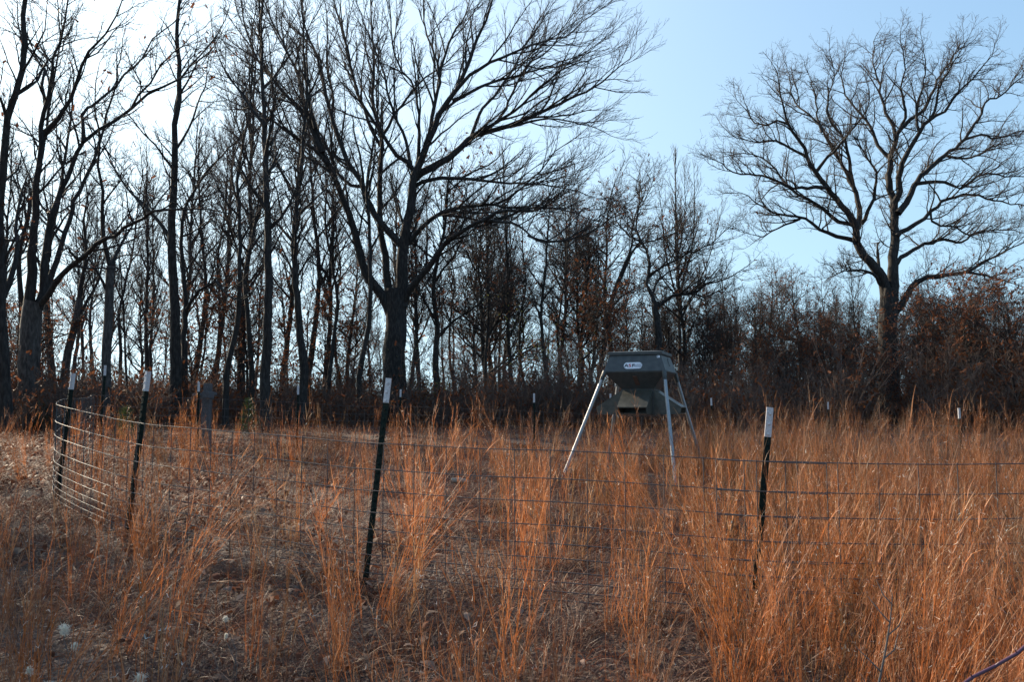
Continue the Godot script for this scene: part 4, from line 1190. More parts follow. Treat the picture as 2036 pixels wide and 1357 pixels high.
func tree_gnarled() -> void:
	trunk_mat = M.bark
	leaf_rate = 0.02
	var style := OAK
	var t := open_tree("gnarled_tree", "gnarled dark tree rising directly behind the feeder", Vector3(5.29, 0.87, -30.00))
	limb(t, "trunk", style, [Vector3(0.00, 0.00, 0.00), Vector3(0.04, 1.27, 0.00), Vector3(0.04, 2.97, 0.00), Vector3(-0.00, 3.65, 0.00), Vector3(-0.07, 4.28, 0.00), Vector3(-0.02, 4.57, 0.00)], 0.146, 0.128)
	limb(t, "limb", style, [Vector3(-0.05, 4.35, 0.00), Vector3(-0.22, 4.98, -0.12), Vector3(-0.35, 5.23, -0.18), Vector3(-0.24, 5.58, -0.27), Vector3(-0.18, 6.04, -0.38), Vector3(-0.26, 6.58, -0.52), Vector3(-0.48, 7.04, -0.66), Vector3(-0.61, 7.45, -0.77), Vector3(-0.49, 8.18, -0.97), Vector3(-0.30, 8.92, -1.19), Vector3(-0.37, 9.67, -1.40)], 0.091, 0.023)
	limb(t, "limb", style, [Vector3(-0.01, 4.35, 0.00), Vector3(0.26, 4.57, 0.07), Vector3(0.57, 4.77, 0.18), Vector3(1.20, 4.80, 0.38), Vector3(1.67, 5.12, 0.59), Vector3(2.23, 5.24, 0.82), Vector3(2.72, 5.49, 1.06), Vector3(2.99, 5.67, 1.20)], 0.082, 0.023)
	limb(t, "limb", style, [Vector3(-0.25, 5.57, -0.20), Vector3(0.28, 5.89, 0.05), Vector3(0.89, 6.17, 0.41), Vector3(1.53, 6.42, 0.85), Vector3(2.02, 6.73, 1.27), Vector3(2.33, 7.02, 1.60)], 0.055, 0.018)
	limb(t, "limb", style, [Vector3(-0.15, 4.57, 0.00), Vector3(-0.03, 5.13, -0.23), Vector3(0.15, 5.44, -0.40), Vector3(0.61, 5.81, -0.70), Vector3(1.05, 6.15, -1.00), Vector3(1.42, 7.14, -1.60)], 0.055, 0.018)
	limb(t, "limb", style, [Vector3(1.18, 4.78, 0.50), Vector3(1.69, 4.69, 0.24), Vector3(2.24, 4.96, -0.13), Vector3(2.80, 4.98, -0.50)], 0.046, 0.018)
	limb(t, "limb", style, [Vector3(-0.41, 6.97, -0.60), Vector3(-0.87, 7.17, -0.81), Vector3(-1.29, 7.84, -1.21), Vector3(-1.42, 8.75, -1.69), Vector3(-1.21, 9.70, -2.20)], 0.046, 0.018)
	close_tree(t)

func tree_fine() -> void:
	trunk_mat = M.pale_bark
	leaf_rate = 0.00
	var style := FINE
	var t := open_tree("upright_tree", "pale slender tree with fine upright twigs behind the feeder's right side", Vector3(7.48, 0.72, -37.00))
	limb(t, "trunk", style, [Vector3(0.00, 0.00, 0.00), Vector3(0.04, 2.02, -0.02), Vector3(0.05, 3.60, -0.05), Vector3(0.06, 5.42, -0.08), Vector3(0.02, 6.80, -0.10), Vector3(-0.02, 8.29, -0.13), Vector3(-0.01, 9.83, -0.15), Vector3(0.02, 11.20, -0.18), Vector3(0.02, 12.24, -0.20)], 0.124, 0.023)
	limb(t, "limb", style, [Vector3(0.06, 5.19, 0.00), Vector3(0.28, 6.58, -0.16), Vector3(0.66, 7.77, -0.34), Vector3(0.91, 9.10, -0.55), Vector3(1.01, 10.46, -0.77), Vector3(1.06, 11.84, -1.00)], 0.068, 0.023)
	limb(t, "limb", style, [Vector3(0.05, 5.64, 0.00), Vector3(-0.30, 6.65, 0.15), Vector3(-0.62, 7.86, 0.40), Vector3(-0.75, 9.17, 0.69), Vector3(-0.96, 10.46, 1.00)], 0.056, 0.023)
	limb(t, "limb", style, [Vector3(0.08, 4.73, 0.00), Vector3(0.65, 5.89, -0.11), Vector3(1.27, 7.06, -0.26), Vector3(1.80, 8.49, -0.44), Vector3(2.15, 9.70, -0.60)], 0.056, 0.023)
	limb(t, "limb", style, [Vector3(-0.01, 7.48, 0.00), Vector3(0.21, 8.60, 0.14), Vector3(0.32, 9.94, 0.36), Vector3(0.25, 11.26, 0.60)], 0.045, 0.023)
	close_tree(t)

func tree_tilted() -> void:
	trunk_mat = M.bark
	leaf_rate = 0.05
	var style := OAK
	var t := open_tree("tilted_tree", "dark tree leaning right, its trunk starting behind the feeder's left end", Vector3(3.24, 0.80, -33.00))
	limb(t, "trunk", style, [Vector3(0.00, 0.00, 0.00), Vector3(0.13, 1.40, 0.00), Vector3(0.34, 2.60, 0.00), Vector3(0.56, 3.81, 0.00), Vector3(0.73, 4.83, 0.00), Vector3(1.00, 5.73, 0.00), Vector3(1.19, 6.16, 0.00), Vector3(1.37, 6.61, 0.00)], 0.121, 0.090)
	limb(t, "limb", style, [Vector3(1.33, 6.51, 0.00), Vector3(1.79, 7.28, -0.16), Vector3(2.35, 7.55, -0.30), Vector3(2.85, 7.73, -0.42), Vector3(3.55, 8.00, -0.61), Vector3(4.22, 8.31, -0.80)], 0.070, 0.020)
	limb(t, "limb", style, [Vector3(1.31, 6.57, 0.00), Vector3(1.51, 7.06, 0.12), Vector3(1.56, 7.83, 0.35), Vector3(1.66, 8.40, 0.55), Vector3(2.08, 9.13, 0.88), Vector3(2.33, 9.85, 1.20)], 0.060, 0.020)
	limb(t, "limb", style, [Vector3(0.73, 4.83, 0.00), Vector3(1.19, 5.27, -0.28), Vector3(1.76, 5.64, -0.64), Vector3(2.35, 6.01, -1.03), Vector3(2.73, 6.50, -1.40)], 0.050, 0.020)
	limb(t, "limb", style, [Vector3(0.56, 3.81, 0.00), Vector3(0.23, 4.61, 0.10), Vector3(0.06, 5.61, 0.25), Vector3(0.21, 6.59, 0.42), Vector3(0.08, 7.57, 0.60), Vector3(0.31, 8.54, 0.80)], 0.060, 0.020)
	close_tree(t)


func make_woods() -> void:
	trunk_mat = M.bark
	tree_middle()
	tree_right()
	tree_left()
	tree_edge()
	tree_slim()
	tree_leaning()
	tree_double()
	tree_gnarled()
	tree_fine()
	tree_tilted()
	leaf_rate = 0.0
	var protos: Array[Node3D] = []
	var G := "bare trees of the wood edge"
	trunk_mat = M.bark
	protos.append(forest_tree("slender_oak", "slender dark trunk left of the big middle oak, its first limbs high up", on(536, 20.0), 12.0, 0.155, SLENDER, 0.38, 9, 3.2, 1.1, G))
	protos.append(forest_tree("slender_oak", "straight thin tree with narrow crown between the double trunk and middle oak", on(451, 22.0), 11.5, 0.10, SLENDER, 0.42, 8, 2.6, 1.4, G))
	leaf_rate = 0.10
	protos.append(forest_tree("young_oak", "twisted young oak with brown leaves just right of the big middle oak", on(865, 27.0), 9.0, 0.15, OAK, 0.3, 9, 3.4, 0.7, G))
	leaf_rate = 0.0
	protos.append(forest_tree("sapling", "thin bare sapling at the wood edge left of the double trunk", on(256, 24.0), 7.0, 0.05, SLENDER, 0.25, 8, 1.7, 1.2, G))
	protos.append(forest_tree("hackberry", "fine twigged upright tree behind the fence right of the middle oak", on(1022, 30.0), 10.0, 0.11, FINE, 0.3, 10, 2.4, 1.6, G))
	leaf_rate = 0.26
	protos.append(forest_tree("leafy_oak", "bushy young oak holding rust brown leaves, far right beside the big oak", on(1930, 26.0), 4.6, 0.07, OAK, 0.15, 11, 2.0, 0.6, "young oaks that keep their dead leaves"))
	leaf_rate = 0.0
	leaf_rate = 0.05
	protos.append(forest_tree("spreading_oak", "wide twiggy oak with low limbs at the wood edge right of the middle oak", on(985, 31.0), 8.0, 0.14, OAK, 0.22, 13, 3.6, 0.75, G))
	protos.append(forest_tree("spreading_oak", "tall twiggy oak standing above the vine covered trunk", on(1120, 33.0), 9.5, 0.13, OAK, 0.35, 12, 3.0, 1.0, G))
	leaf_rate = 0.0
	protos.append(forest_tree("tall_oak", "tall many branched tree left of the slim straight trunk", on(478, 27.0), 13.0, 0.16, ELM, 0.3, 11, 3.8, 1.3, G))
	# px across the view, distance, which kind, size, label
	var rows := [
		[300, 29.0, 4, 0.95, "fine upright bare tree just left of the double trunk"],
		[398, 27.0, 3, 1.1, "thin sapling behind the weathered wooden post"],
		[420, 31.0, 1, 0.9, "bare slim tree behind the wooden post, set back in shade"],
		[500, 24.0, 1, 1.0, "slim straight trunk just left of the thicker slender oak"],
		[575, 31.0, 3, 1.2, "thin bare stem between the slender oak and a leaning trunk"],
		[597, 22.5, 0, 0.95, "dark leaning trunk rising behind the white tipped far post"],
		[655, 26.0, 1, 0.9, "slim trunk left of the middle oak with brown leaves near"],
		[688, 34.0, 2, 0.85, "crooked small oak seen far behind, left of the middle oak"],
		[715, 24.5, 1, 1.05, "straight trunk close to the left of the middle oak"],
		[838, 29.0, 4, 0.9, "bare tree immediately behind the middle oak on its right"],
		[905, 35.0, 1, 0.85, "thin distant trunk right of the middle oak under its low limb"],
		[940, 30.0, 3, 1.2, "leaning sapling below the long low limb of the middle oak"],
		[968, 29.0, 4, 0.8, "fan shaped bare tree standing below the arching low limbs"],
		[1000, 37.0, 2, 0.9, "small crooked oak far behind the white tipped post at centre"],
		[1045, 33.0, 1, 0.8, "slim trunk directly behind the centre far fence post"],
		[1085, 29.0, 0, 0.72, "dark trunk wrapped in green vine leaves left of the feeder"],
		[1112, 32.0, 1, 0.82, "thin tree right beside the vine covered trunk"],
		[1150, 34.0, 2, 0.9, "spreading oak with rusty leaves behind the feeder's left leg"],
		[1240, 37.0, 1, 0.75, "slim tree seen above the feeder's lid, left of the gnarled tree"],
		[1420, 41.0, 2, 0.8, "low arching oak right of the feeder, limb bent over"],
		[1475, 38.0, 4, 0.65, "small fine twigged tree between feeder and big right oak"],
		[1520, 40.0, 2, 0.8, "rounded oak left of the big right oak, nearer the feeder"],
		[1562, 36.0, 3, 1.0, "thin sapling halfway from the feeder to the big right oak"],
		[1600, 42.0, 2, 0.85, "dense twiggy oak directly above the leaning near fence post"],
		[1645, 37.0, 1, 0.6, "short slim tree behind the far post left of right oak"],
		[1680, 41.0, 2, 0.75, "twiggy oak just left of the big right oak's trunk"],
		[1720, 36.0, 3, 1.05, "thin sapling against the left side of the big right oak"],
		[1830, 38.0, 2, 0.7, "small oak behind the big right oak, on its right"],
		[1872, 35.0, 3, 1.1, "thin sapling right of the big right oak's trunk"],
		[1905, 40.0, 1, 0.65, "short slim tree behind the bushy rust leaved oak"],
		[1962, 37.0, 2, 0.72, "twiggy small oak near the right end of the wood"],
		[2010, 34.0, 1, 0.62, "slim trunk at the right end of the wood"],
		[36, 21.0, 1, 1.0, "dark slim trunk just right of the leftmost edge tree"],
		[92, 24.0, 0, 0.9, "trunk standing behind the three stemmed tree at left"],
		[170, 27.0, 3, 1.2, "thin bare stem between the leaning pale tree and slim grey trunk"],
	]
	for r in rows:
		dup(protos[r[2]], on(r[0], r[1]), rnd(0, TAU), r[3], r[4], G)
	# leaf-holding young oaks
	rows = [
		[1560, 29.0, 0.75, "rust leaved young oak behind the tall leaning fence post"],
		[1640, 31.0, 0.85, "rust leaved young oak just left of the big right oak"],
		[1845, 28.0, 0.9, "rust leaved young oak close at the right of big oak's trunk"],
		[2015, 25.0, 0.9, "rust leaved young oak at the right end of the fence line"],
		[1180, 30.0, 1.1, "red brown leaved young oak behind the left end of feeder"],
		[645, 28.0, 0.9, "brown leaved young oak left of the big middle oak"],
		[490, 27.0, 1.0, "brown leaved young oak below the slender trunks at left centre"],
		[60, 20.5, 0.7, "brown leaved young oak low by the three stemmed tree"],
		[380, 26.0, 0.85, "brown leaved young oak beside the double trunk"],
		[1735, 27.0, 0.55, "low rust leaved oak at the foot of the big right oak"],
		[930, 34.0, 0.7, "brown leaved young oak seen beneath the low arching limbs"],
	]
	for r in rows:
		dup(protos[5], on(r[0], r[1]), rnd(0, TAU), r[2], r[3], "young oaks that keep their dead leaves")
	# deeper in the wood nothing tells them apart
	for k in 78:
		var d := rnd(30.0, 62.0)
		var px := -40.0 + 2110.0 * (k + rng.randf()) / 78.0
		var big := lerpf(1.0, 0.62, smoothstep(650.0, 1300.0, px)) * (d / 45.0 if px > 800.0 else 1.0)
		var pick: int = [0, 8, 1, 6, 4, 3, 8, 1][k % 8]
		if px > 800.0:
			pick = [1, 6, 4, 0, 7, 3, 4][k % 7]
		if px > 1350:
			pick = [2, 6, 7, 6][k % 4]
			big *= 0.8
		dup(protos[pick], on(px, d), rnd(0, TAU), clampf(big * rnd(0.85, 1.1), 0.45, 1.3), between(pick, px, d, false), "bare trees deep in the wood")
	for k in 4:
		var px := 960.0 + 400.0 * (k + rng.randf()) / 4.0
		var d2 := rnd(34.0, 42.0)
		dup(protos[[6, 7, 2, 6][k % 4]], on(px, d2), rnd(0, TAU), rnd(0.95, 1.2), between([6, 7, 2, 6][k % 4], px, d2, false), "bare trees deep in the wood")
	for k in 46:
		var px := 1240.0 + 860.0 * (k + rng.randf()) / 46.0
		var d := rnd(29.0, 46.0)
		if absf(px - 1768.0) < 50.0:
			d = rnd(34.0, 46.0)
		var pick: int = [6, 2, 3, 7, 4, 6, 2][k % 7]
		var size := rnd(0.5, 0.68) * d / 36.0
		dup(protos[pick], on(px, d), rnd(0, TAU), size, between(pick, px, d, true), "low oaks in the thicket")
	# the wood goes on beyond the left side of the view and shades the field
	for q in [Vector2(-9.6, -9.2), Vector2(-11.2, -10.8), Vector2(-8.8, -7.0), Vector2(-12.8, -10.2), Vector2(-13.5, -12.5), Vector2(-12.2, -9.0), Vector2(-15.5, -15.5), Vector2(-16.0, -10.5), Vector2(-19.0, -13.0)]:
		dup(protos[[6, 7, 8][int(-q.x) % 3]], Vector3(q.x, ground(q.x, q.y) - 0.1, q.y), rnd(0, TAU), 1.0, "bare tree of the wood, past the left side of the field", "bare trees past the left side")
	# brush under the trees, and the far wood as one mass
	var brush := Node3D.new()
	brush.name = "undergrowth"
	add_child(brush)
	brush.set_meta("label", "dark tangle of brush and briars along the foot of the wood")
	brush.set_meta("category", "undergrowth")
	stuff(brush)
	for k in 9:
		var h: float = [0.8, 1.2, 1.5, 1.0, 0.7, 1.9, 1.4, 2.4, 3.0][k]
		var s := shrub(h, [9, 9, 10, 9, 9, 11, 10, 9, 8][k], [0.0, 0.2, 0.04, 0.35, 0.15, 0.0, 0.15, 0.03, 0.2][k])
		var where := []
		var tints := []
		for j in (230 if h < 1.6 else 80):
			var d := 17.5 + 24.0 * pow(rng.randf(), 1.3)
			var px := rnd(-100, 2140)
			d += 6.0 * smoothstep(60.0, 500.0, px)
			if h > 1.7 and px < 1300.0 and rng.randf() < 0.6:
				continue
			if absf(px - 1768.0) < 40.0 and d < 32.0:
				continue
			var x := (px - 1018.0) / 1643.0 * d
			where.append(place(x, d, rnd(0.7, 1.25)))
			tints.append(Color.WHITE)
		scatter("brush", brush, s[0], M.brush, where, tints)
		if s[1]:
			scatter("brush_leaves", brush, s[1], M.dead_leaf, where, tints)
	var far := Node3D.new()
	far.name = "far_wood"
	add_child(far)
	far.set_meta("label", "grey mass of bare woodland showing low between the trunks")
	far.set_meta("category", "woodland")
	stuff(far)
	for k in 3:
		var s := shrub(6.5, 10, 0.0)
		var where := []
		var tints := []
		for j in 160:
			var d := rnd(62.0, 120.0)
			var x := rnd(-0.72, 0.72) * d
			where.append(place(x, d, rnd(0.5, 0.9)))
			tints.append(Color.WHITE)
		scatter("far_tree", far, s[0], M.twig, where, tints)

# which two landmarks a tree stands between, and what kind it is
func between(kind: int, px: float, d: float, low: bool) -> String:
	var marks := [[-400.0, "left edge"], [60.0, "three stemmed tree"], [215.0, "slim grey trunk"], [350.0, "double trunk"], [536.0, "slender oak"], [785.0, "middle oak"], [1090.0, "vine clad trunk"], [1206.0, "tilted tree"], [1305.0, "gnarled tree"], [1533.0, "leaning near post"], [1766.0, "right oak"], [2500.0, "right edge"]]
	var kinds := ["slender straight tree", "thin straight tree", "crooked oak", "thin sapling", "fine twigged tree", "leafy oak", "wide twiggy oak", "tall twiggy oak", "tall branchy tree"]
	for k in marks.size() - 1:
		if px < marks[k + 1][0]:
			var where := "in the thicket" if low else ("in the second row" if d < 40.0 else ("far back" if d > 51.0 else "deep inside"))
			return "%s%s %s between %s and %s" % ["low " if low else "bare ", kinds[kind], where, marks[k][1], marks[k + 1][1]]
	return ""

# the spot on the ground that lies at this bearing (in the photograph's columns) and distance
func on(px: float, d: float) -> Vector3:
	var x := (px - 1018.0) / 1643.0 * d
	return Vector3(x, ground(x, -d) - 0.1, -d)

func make_fence() -> void:
	var posts := [
		["near T-post with rust streaked white top, leaning in tall orange grass, nearest to the camera", 1.235, -4.36, 1.518, Vector2(0.106, 0), 0.155, 0.05],
		["near T-post standing in front of the big middle oak's trunk", -0.877, -5.02, 1.697, Vector2(0.103, 0.0), 0.15, -0.35],
		["T-post where the wire begins its bend at left, second from the left end", -2.86, -6.22, 1.794, Vector2(0.09, 0), 0.15, -0.75],
		["leftmost T-post, wires curving round it in front of the leaning tree", -4.12, -7.55, 1.838, Vector2(0.085, 0), 0.15, -1.0],
		["T-post with white top directly below the slim grey trunk", -6.13, -12.4, 2.164, Vector2(0.02, 0), 0.155, 0.2],
		["far T-post leaning against the weathered wooden post", -5.06, -13.4, 1.949, Vector2(-0.01, 0), 0.16, 0.2],
		["far T-post below the slender trunks, left of the middle oak", -3.77, -14.6, 1.918, Vector2(0, 0), 0.155, 0.1],
		["far T-post just right of the near post by the middle oak", -2.19, -16.2, 1.894, Vector2(0.01, 0), 0.15, 0.0],
		["far T-post standing alone midway between middle oak and feeder", 0.40, -15.0, 1.793, Vector2(0, 0), 0.165, 0.0],
		["far T-post half hidden behind the feeder's left chute", 1.90, -16.0, 1.805, Vector2(0, 0), 0.15, 0.0],
		["far T-post just right of the feeder's legs", 4.0, -16.5, 1.731, Vector2(-0.03, 0), 0.15, 0.0],
		["far T-post left of the big right oak, in shorter grass", 6.5, -17.0, 1.655, Vector2(-0.02, 0), 0.15, 0.0],
		["rightmost far T-post, below the bushy rust leaved oaks", 7.05, -13.05, 1.524, Vector2(-0.015, 0), 0.165, 0.2],
	]
	for p in posts:
		t_post(p[0], p[1], p[2], p[3], p[4], p[5], p[6])
	var near := plan([Vector2(1.9, -4.29), Vector2(1.31, -4.33), Vector2(0.2, -4.63), Vector2(-0.80, -4.98), Vector2(-2.0, -5.62), Vector2(-2.87, -6.18), Vector2(-3.55, -6.82), Vector2(-4.12, -7.52), Vector2(-4.5, -8.3), Vector2(-4.85, -9.3), Vector2(-5.1, -10.2)], 0.0)
	hog_panel("welded wire panel in front, running from leaning near post to the left bend", near, 0.28, 5.05, M.rust_wire, 0.0)
	hog_panel("shiny welded wire panel bending round the left end of the pen", near, 4.95, 9.75, M.wire, 0.012)
	var right := plan([Vector2(1.06, -4.37), Vector2(2.2, -4.36), Vector2(3.4, -4.5), Vector2(4.6, -4.9), Vector2(5.6, -5.8), Vector2(6.3, -7.2), Vector2(6.9, -9.0), Vector2(7.1, -11.0), Vector2(7.05, -13.0)], 0.0)
	hog_panel("welded wire panel crossing the tall orange grass at right", right, 0.0, 4.8, M.rust_wire, 0.03)
	var back := plan([Vector2(-4.85, -9.3), Vector2(-5.5, -10.8), Vector2(-6.08, -12.35), Vector2(-5.06, -13.35), Vector2(-3.77, -14.55), Vector2(-2.19, -16.15), Vector2(0.40, -14.95), Vector2(1.90, -15.95), Vector2(4.0, -16.45), Vector2(6.5, -16.95), Vector2(7.05, -13.0)], 0.0)
	var names := ["far wire panel at left, from the bend past the slim grey trunk", "far wire panel from the wooden post towards the middle oak", "far wire panel behind, at the foot of the middle oak", "far wire panel behind the feeder", "far wire panel at right, by the big right oak"]
	for k in 5:
		hog_panel(names[k], back, 0.2 + 4.4 * k, 4.75 + 4.4 * k, M.rust_wire, 0.01 * k)

func make_small_things() -> void:
	# weathered wooden post with crosspieces
	var o := thing("wooden_post", "weathered grey wooden post with short crosspieces nailed on top", "wooden post", on(413, 14.0))
	var y := 1.5 - o.position.y
	var a := Tubes.new()
	a.box(Vector3(-0.06, -0.3, -0.06), Vector3(0.065, y + 0.18, 0.08), Color.WHITE, 0.006)
	part("upright", a.mesh(), M.wood, o)
	a = Tubes.new()
	a.box(Vector3(-0.04, y + 0.285, -0.02), Vector3(0.085, y + 0.44, 0.06), Color.WHITE, 0.006)
	part("top_block", a.mesh(), M.wood, o)
	a = Tubes.new()
	a.box(Vector3(-0.15, y + 0.235, -0.09), Vector3(0.2, y + 0.282, 0.1), Color.WHITE, 0.005)
	var cb := part("crosspiece", a.mesh(), M.wood, o)
	cb.rotation.z = 0.06
	a = Tubes.new()
	a.box(Vector3(0.045, y + 0.19, 0.085), Vector3(0.155, y + 0.30, 0.35), Color.WHITE, 0.005)
	part("arm", a.mesh(), M.wood, o)
	a = Tubes.new()
	a.box(Vector3(-0.09, y + 0.182, -0.07), Vector3(-0.03, y + 0.233, 0.07), Color.WHITE, 0.005)
	part("packing_block", a.mesh(), M.wood, o)
	# small cedars
	var cedars := [[255, 16.3, 0.62, "small green cedar bush behind the second T-post at left"], [497, 19.0, 0.75, "dull green cedar bush right of the weathered wooden post"], [88, 18.0, 0.6, "small green cedar beside the foot of the three stemmed tree"]]
	for cd in cedars:
		var t := thing("cedar_bush", cd[3], "shrub", on(cd[0], cd[1]), "small cedars at the wood edge")
		var st := Tubes.new()
		st.tube(PackedVector3Array([Vector3(0, -0.1, 0), Vector3(0.01, cd[2], 0)]), PackedFloat32Array([0.02, 0.006]), 6)
		part("stem", st.mesh(), M.bark, t)
		var fo := Tubes.new()
		for k in 700:
			var f := rng.randf()
			var an := rnd(0, TAU)
			var out := Vector3(cos(an), 0, sin(an))
			var rad: float = cd[2] * 0.42 * (1.1 - f) * sqrt(rng.randf())
			var g := rnd(0.5, 1.3)
			blade(fo, out * rad + Vector3(0, 0.05 + f * cd[2] * 1.1, 0), (out + Vector3(0, rnd(0.3, 1.6), 0) + rvec() * 0.4).normalized(), rnd(0.06, 0.14), 0.1, 0.012, Color(0.06 * g, 0.085 * g, 0.03 * g), 2)
		part("foliage", fo.mesh(), M.green_leaf, t)
	# greenbrier with olive leaves climbing the trunks left of the feeder
	for gb in [[1090, 28.6, 1.6, 4.6, 420, "olive green leafy vine climbing the trunk left of the feeder"], [1165, 31.0, 1.5, 3.0, 260, "olive green leafy vine low behind the feeder's left leg"], [826, 24.6, 0.7, 2.6, 120, "yellow green leafy vine beside the big middle oak's trunk"]]:
		var t := thing("greenbrier_vine", gb[5], "vine", on(gb[0], gb[1]), "green vines in the wood edge")
		var sm := Tubes.new()
		var lv := Tubes.new()
		for s in 5:
			var q := Vector3(rnd(-0.2, 0.2), 0, rnd(-0.2, 0.2))
			var pts := PackedVector3Array([q])
			var rr := PackedFloat32Array([0.006])
			var d := Vector3.UP
			for k in 12:
				d = (d + rvec() * 0.5 + Vector3(0, 0.25, 0)).normalized()
				q += d * gb[3] / 11.0
				pts.append(q)
				rr.append(0.004)
			sm.tube(pts, rr, 4)
			for k in int(gb[4] / 5.0):
				var c: Vector3 = pts[rng.randi_range(3, 12)] + rvec() * float(gb[2]) * 0.4
				var dd := (rvec() + Vector3(0, -0.4, 0)).normalized()
				var g := rnd(0.5, 1.3)
				var sz := rnd(0.04, 0.09)
				lv.ribbon(PackedVector3Array([c, c + dd * sz * 0.5, c + dd * sz]), dd.cross(rvec()).normalized(), sz * 0.6, sz * 0.35, Color(0.13 * g, 0.13 * g, 0.03 * g))
		part("stem", sm.mesh(), M.twig, t)
		stuff(part("leaves", lv.mesh(), M.green_leaf, t))
	# white fluffy seed heads, close to the camera at the left
	var heads := [[150, 1240, 3.2, 0.055, "forked white fluffy seed head, highest one near the left edge"], [172, 1272, 3.15, 0.035, "white fluffy seed head just below the forked one"], [86, 1318, 3.0, 0.035, "white fluffy seed head nearest to the left edge of the field"], [122, 1348, 2.85, 0.045, "wide white seed head at the bottom, left of the drooping one"], [174, 1352, 2.8, 0.04, "white seed head at the bottom, second from the left"], [301, 1334, 2.95, 0.055, "tall drooping white seed head at the bottom, rightmost of the big ones"], [462, 1220, 3.6, 0.03, "small white seed head standing apart in brown grass"], [464, 1252, 3.5, 0.025, "smallest white seed head, just under the one standing apart"]]
	for hd in heads:
		var d: float = hd[2]
		var x: float = (hd[0] - 1018.0) / 1643.0 * d
		var yy: float = 1.5 - (hd[1] - 815.0) / 1643.0 * d
		var t := thing("seed_head", hd[4], "seed head", Vector3(x + 0.02, ground(x, -d), -d), "white fluffy seed heads")
		var top := Vector3(-0.02, yy - t.position.y, 0)
		var sm := Tubes.new()
		sm.tube(PackedVector3Array([Vector3(0.02, -0.03, 0.01), Vector3(0.03, top.y * 0.5, 0), top * 0.9, top]), PackedFloat32Array([0.0022, 0.002, 0.0016, 0.0014]), 5)
		part("stalk", sm.mesh(), M.dry_stem, t)
		var fl := Tubes.new()
		var size: float = hd[3] * 0.7
		for k in 260:
			var c := top + Vector3(rnd(-0.35, 0.35), rnd(-0.6, 0.5), rnd(-0.35, 0.35)) * size * 0.8
			var g := rnd(0.8, 1.05)
			blade(fl, c, (rvec() + Vector3(0.25, 0.15, 0)).normalized(), size * rnd(0.25, 0.6), 0.4, 0.0022, Color(0.88 * g, 0.82 * g, 0.70 * g), 2)
		part("fluff", fl.mesh(), M.fluff, t)
	# pale thorny dead stem, dark cane and brown seed ball at the right
	var ds := thing("dead_stem", "pale grey dead weed stem with bare side shoots in orange grass", "dead weed", Vector3(1.17, ground(1.17, -2.7), -2.7))
	var b := Tubes.new()
	var low := ds.position.y
	var main := PackedVector3Array([Vector3(-0.06, -0.03, 0.02), Vector3(-0.03, 0.25, 0.01), Vector3(-0.01, 0.38, 0), Vector3(0.02, 0.48, -0.01), Vector3(0.045, 0.58, -0.02), Vector3(0.055, 0.66, -0.02)])
	b.tube(main, PackedFloat32Array([0.005, 0.0045, 0.004, 0.0032, 0.0024, 0.0012]), 7)
	part("main_stem", b.mesh(), M.dry_stem, ds)
	for k in 7:
		b = Tubes.new()
		var q := main[1 + k % 4].lerp(main[2 + k % 4], 0.3 + 0.1 * k)
		var sd := -1.0 if k % 3 != 2 else 1.0
		b.tube(PackedVector3Array([q, q + Vector3(sd * 0.03, 0.03, 0.01), q + Vector3(sd * 0.055 + rnd(-0.02, 0.02), 0.075, 0.03 * rnd(-1, 1))]), PackedFloat32Array([0.0025, 0.002, 0.001]), 5)
		part("side_shoot", b.mesh(), M.dry_stem, ds)
	var cn := thing("bramble_cane", "dark purple bramble cane slanting up across the bottom right grass", "bramble", Vector3(0.98, ground(0.98, -2.0), -2.0))
	b = Tubes.new()
	var cp := PackedVector3Array()
	var cr := PackedFloat32Array()
	for k in 9:
		var t := k / 8.0
		cp.append(Vector3(0.5 * t, 0.585 + 0.30 * t + 0.015 * sin(t * 9.0), -0.02 - 0.1 * t))
		cr.append(0.0042)
	cp.insert(0, Vector3(-0.28, -0.03, 0.05))
	cr.insert(0, 0.006)
	b.tube(cp, cr, 7)
	part("cane", b.mesh(), M.cane, cn)
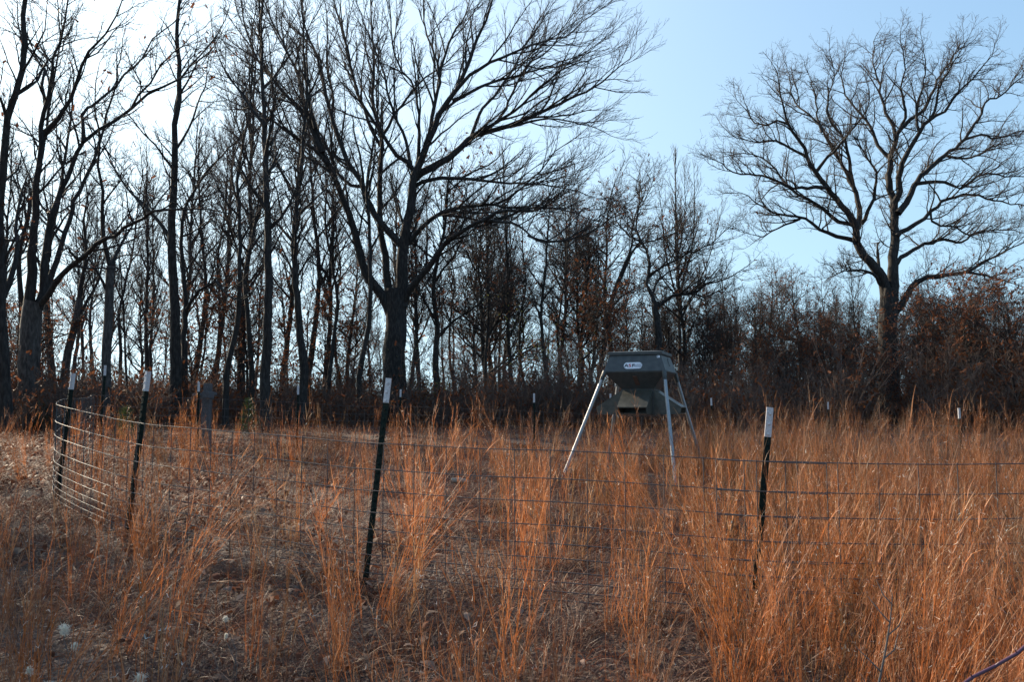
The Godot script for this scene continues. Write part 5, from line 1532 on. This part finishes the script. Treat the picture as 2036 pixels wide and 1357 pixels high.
	for k in 9:
		b = Tubes.new()
		var q := cp[1 + k]
		var sd := Vector3(0.008 * (1 if k % 2 else -1), 0.012, 0.004)
		b.tube(PackedVector3Array([q, q + sd]), PackedFloat32Array([0.003, 0.0004]), 4)
		part("thorn", b.mesh(), M.cane, cn)
	# the clump that arches over the bottom right corner
	var ag := thing("arching_grass", "bright orange grass clump bending over to the right, nearest to the bottom right corner", "grass clump", Vector3(1.28, ground(1.28, -2.55), -2.55))
	b = Tubes.new()
	for k in 90:
		var g := rnd(0.7, 1.3)
		var an := rnd(0, TAU)
		var q := Vector3(cos(an), 0, sin(an)) * rnd(0.0, 0.13)
		var d := Vector3(rnd(0.0, 0.45), 1, rnd(-0.25, 0.2)).normalized()
		var ln := rnd(0.55, 0.98)
		var pts := PackedVector3Array([q])
		var bow := rnd(0.1, 0.34)
		for j in 9:
			d = (d + Vector3(bow * 0.62, -bow * 0.10 * j * 0.3, rnd(-0.04, 0.04)) + rvec() * 0.03).normalized()
			q += d * ln / 9.0
			pts.append(q)
		var cc := Color(0.36 * g, 0.135 * g, 0.05 * g).lerp(Color(0.46 * g, 0.26 * g, 0.13 * g), rng.randf() * 0.7)
		b.ribbon(pts, Vector3(rnd(-0.4, 0.4), 0.1, 1).normalized(), 0.0034, 0.0012, cc)
		for j in range(3, 9):
			blade(b, pts[j], (d + rvec() * 0.35).normalized(), rnd(0.06, 0.16), 0.3, 0.0026, cc, 3)
	stuff(part("stems", b.mesh(), M.grass, ag))
	var lg := thing("log_chunk", "pale broken piece of wood lying in the grass inside the pen", "log", on(915, 9.3))
	b = Tubes.new()
	b.tube(PackedVector3Array([Vector3(-0.09, 0.2, 0.02), Vector3(-0.087, 0.2, 0.02), Vector3(0.0, 0.2, 0), Vector3(0.08, 0.18, -0.04), Vector3(0.085, 0.178, -0.045)]), PackedFloat32Array([0.006, 0.03, 0.034, 0.025, 0.006]), 9, Color.WHITE, 0.2)
	part("wood", b.mesh(), M.pale_wood, lg)
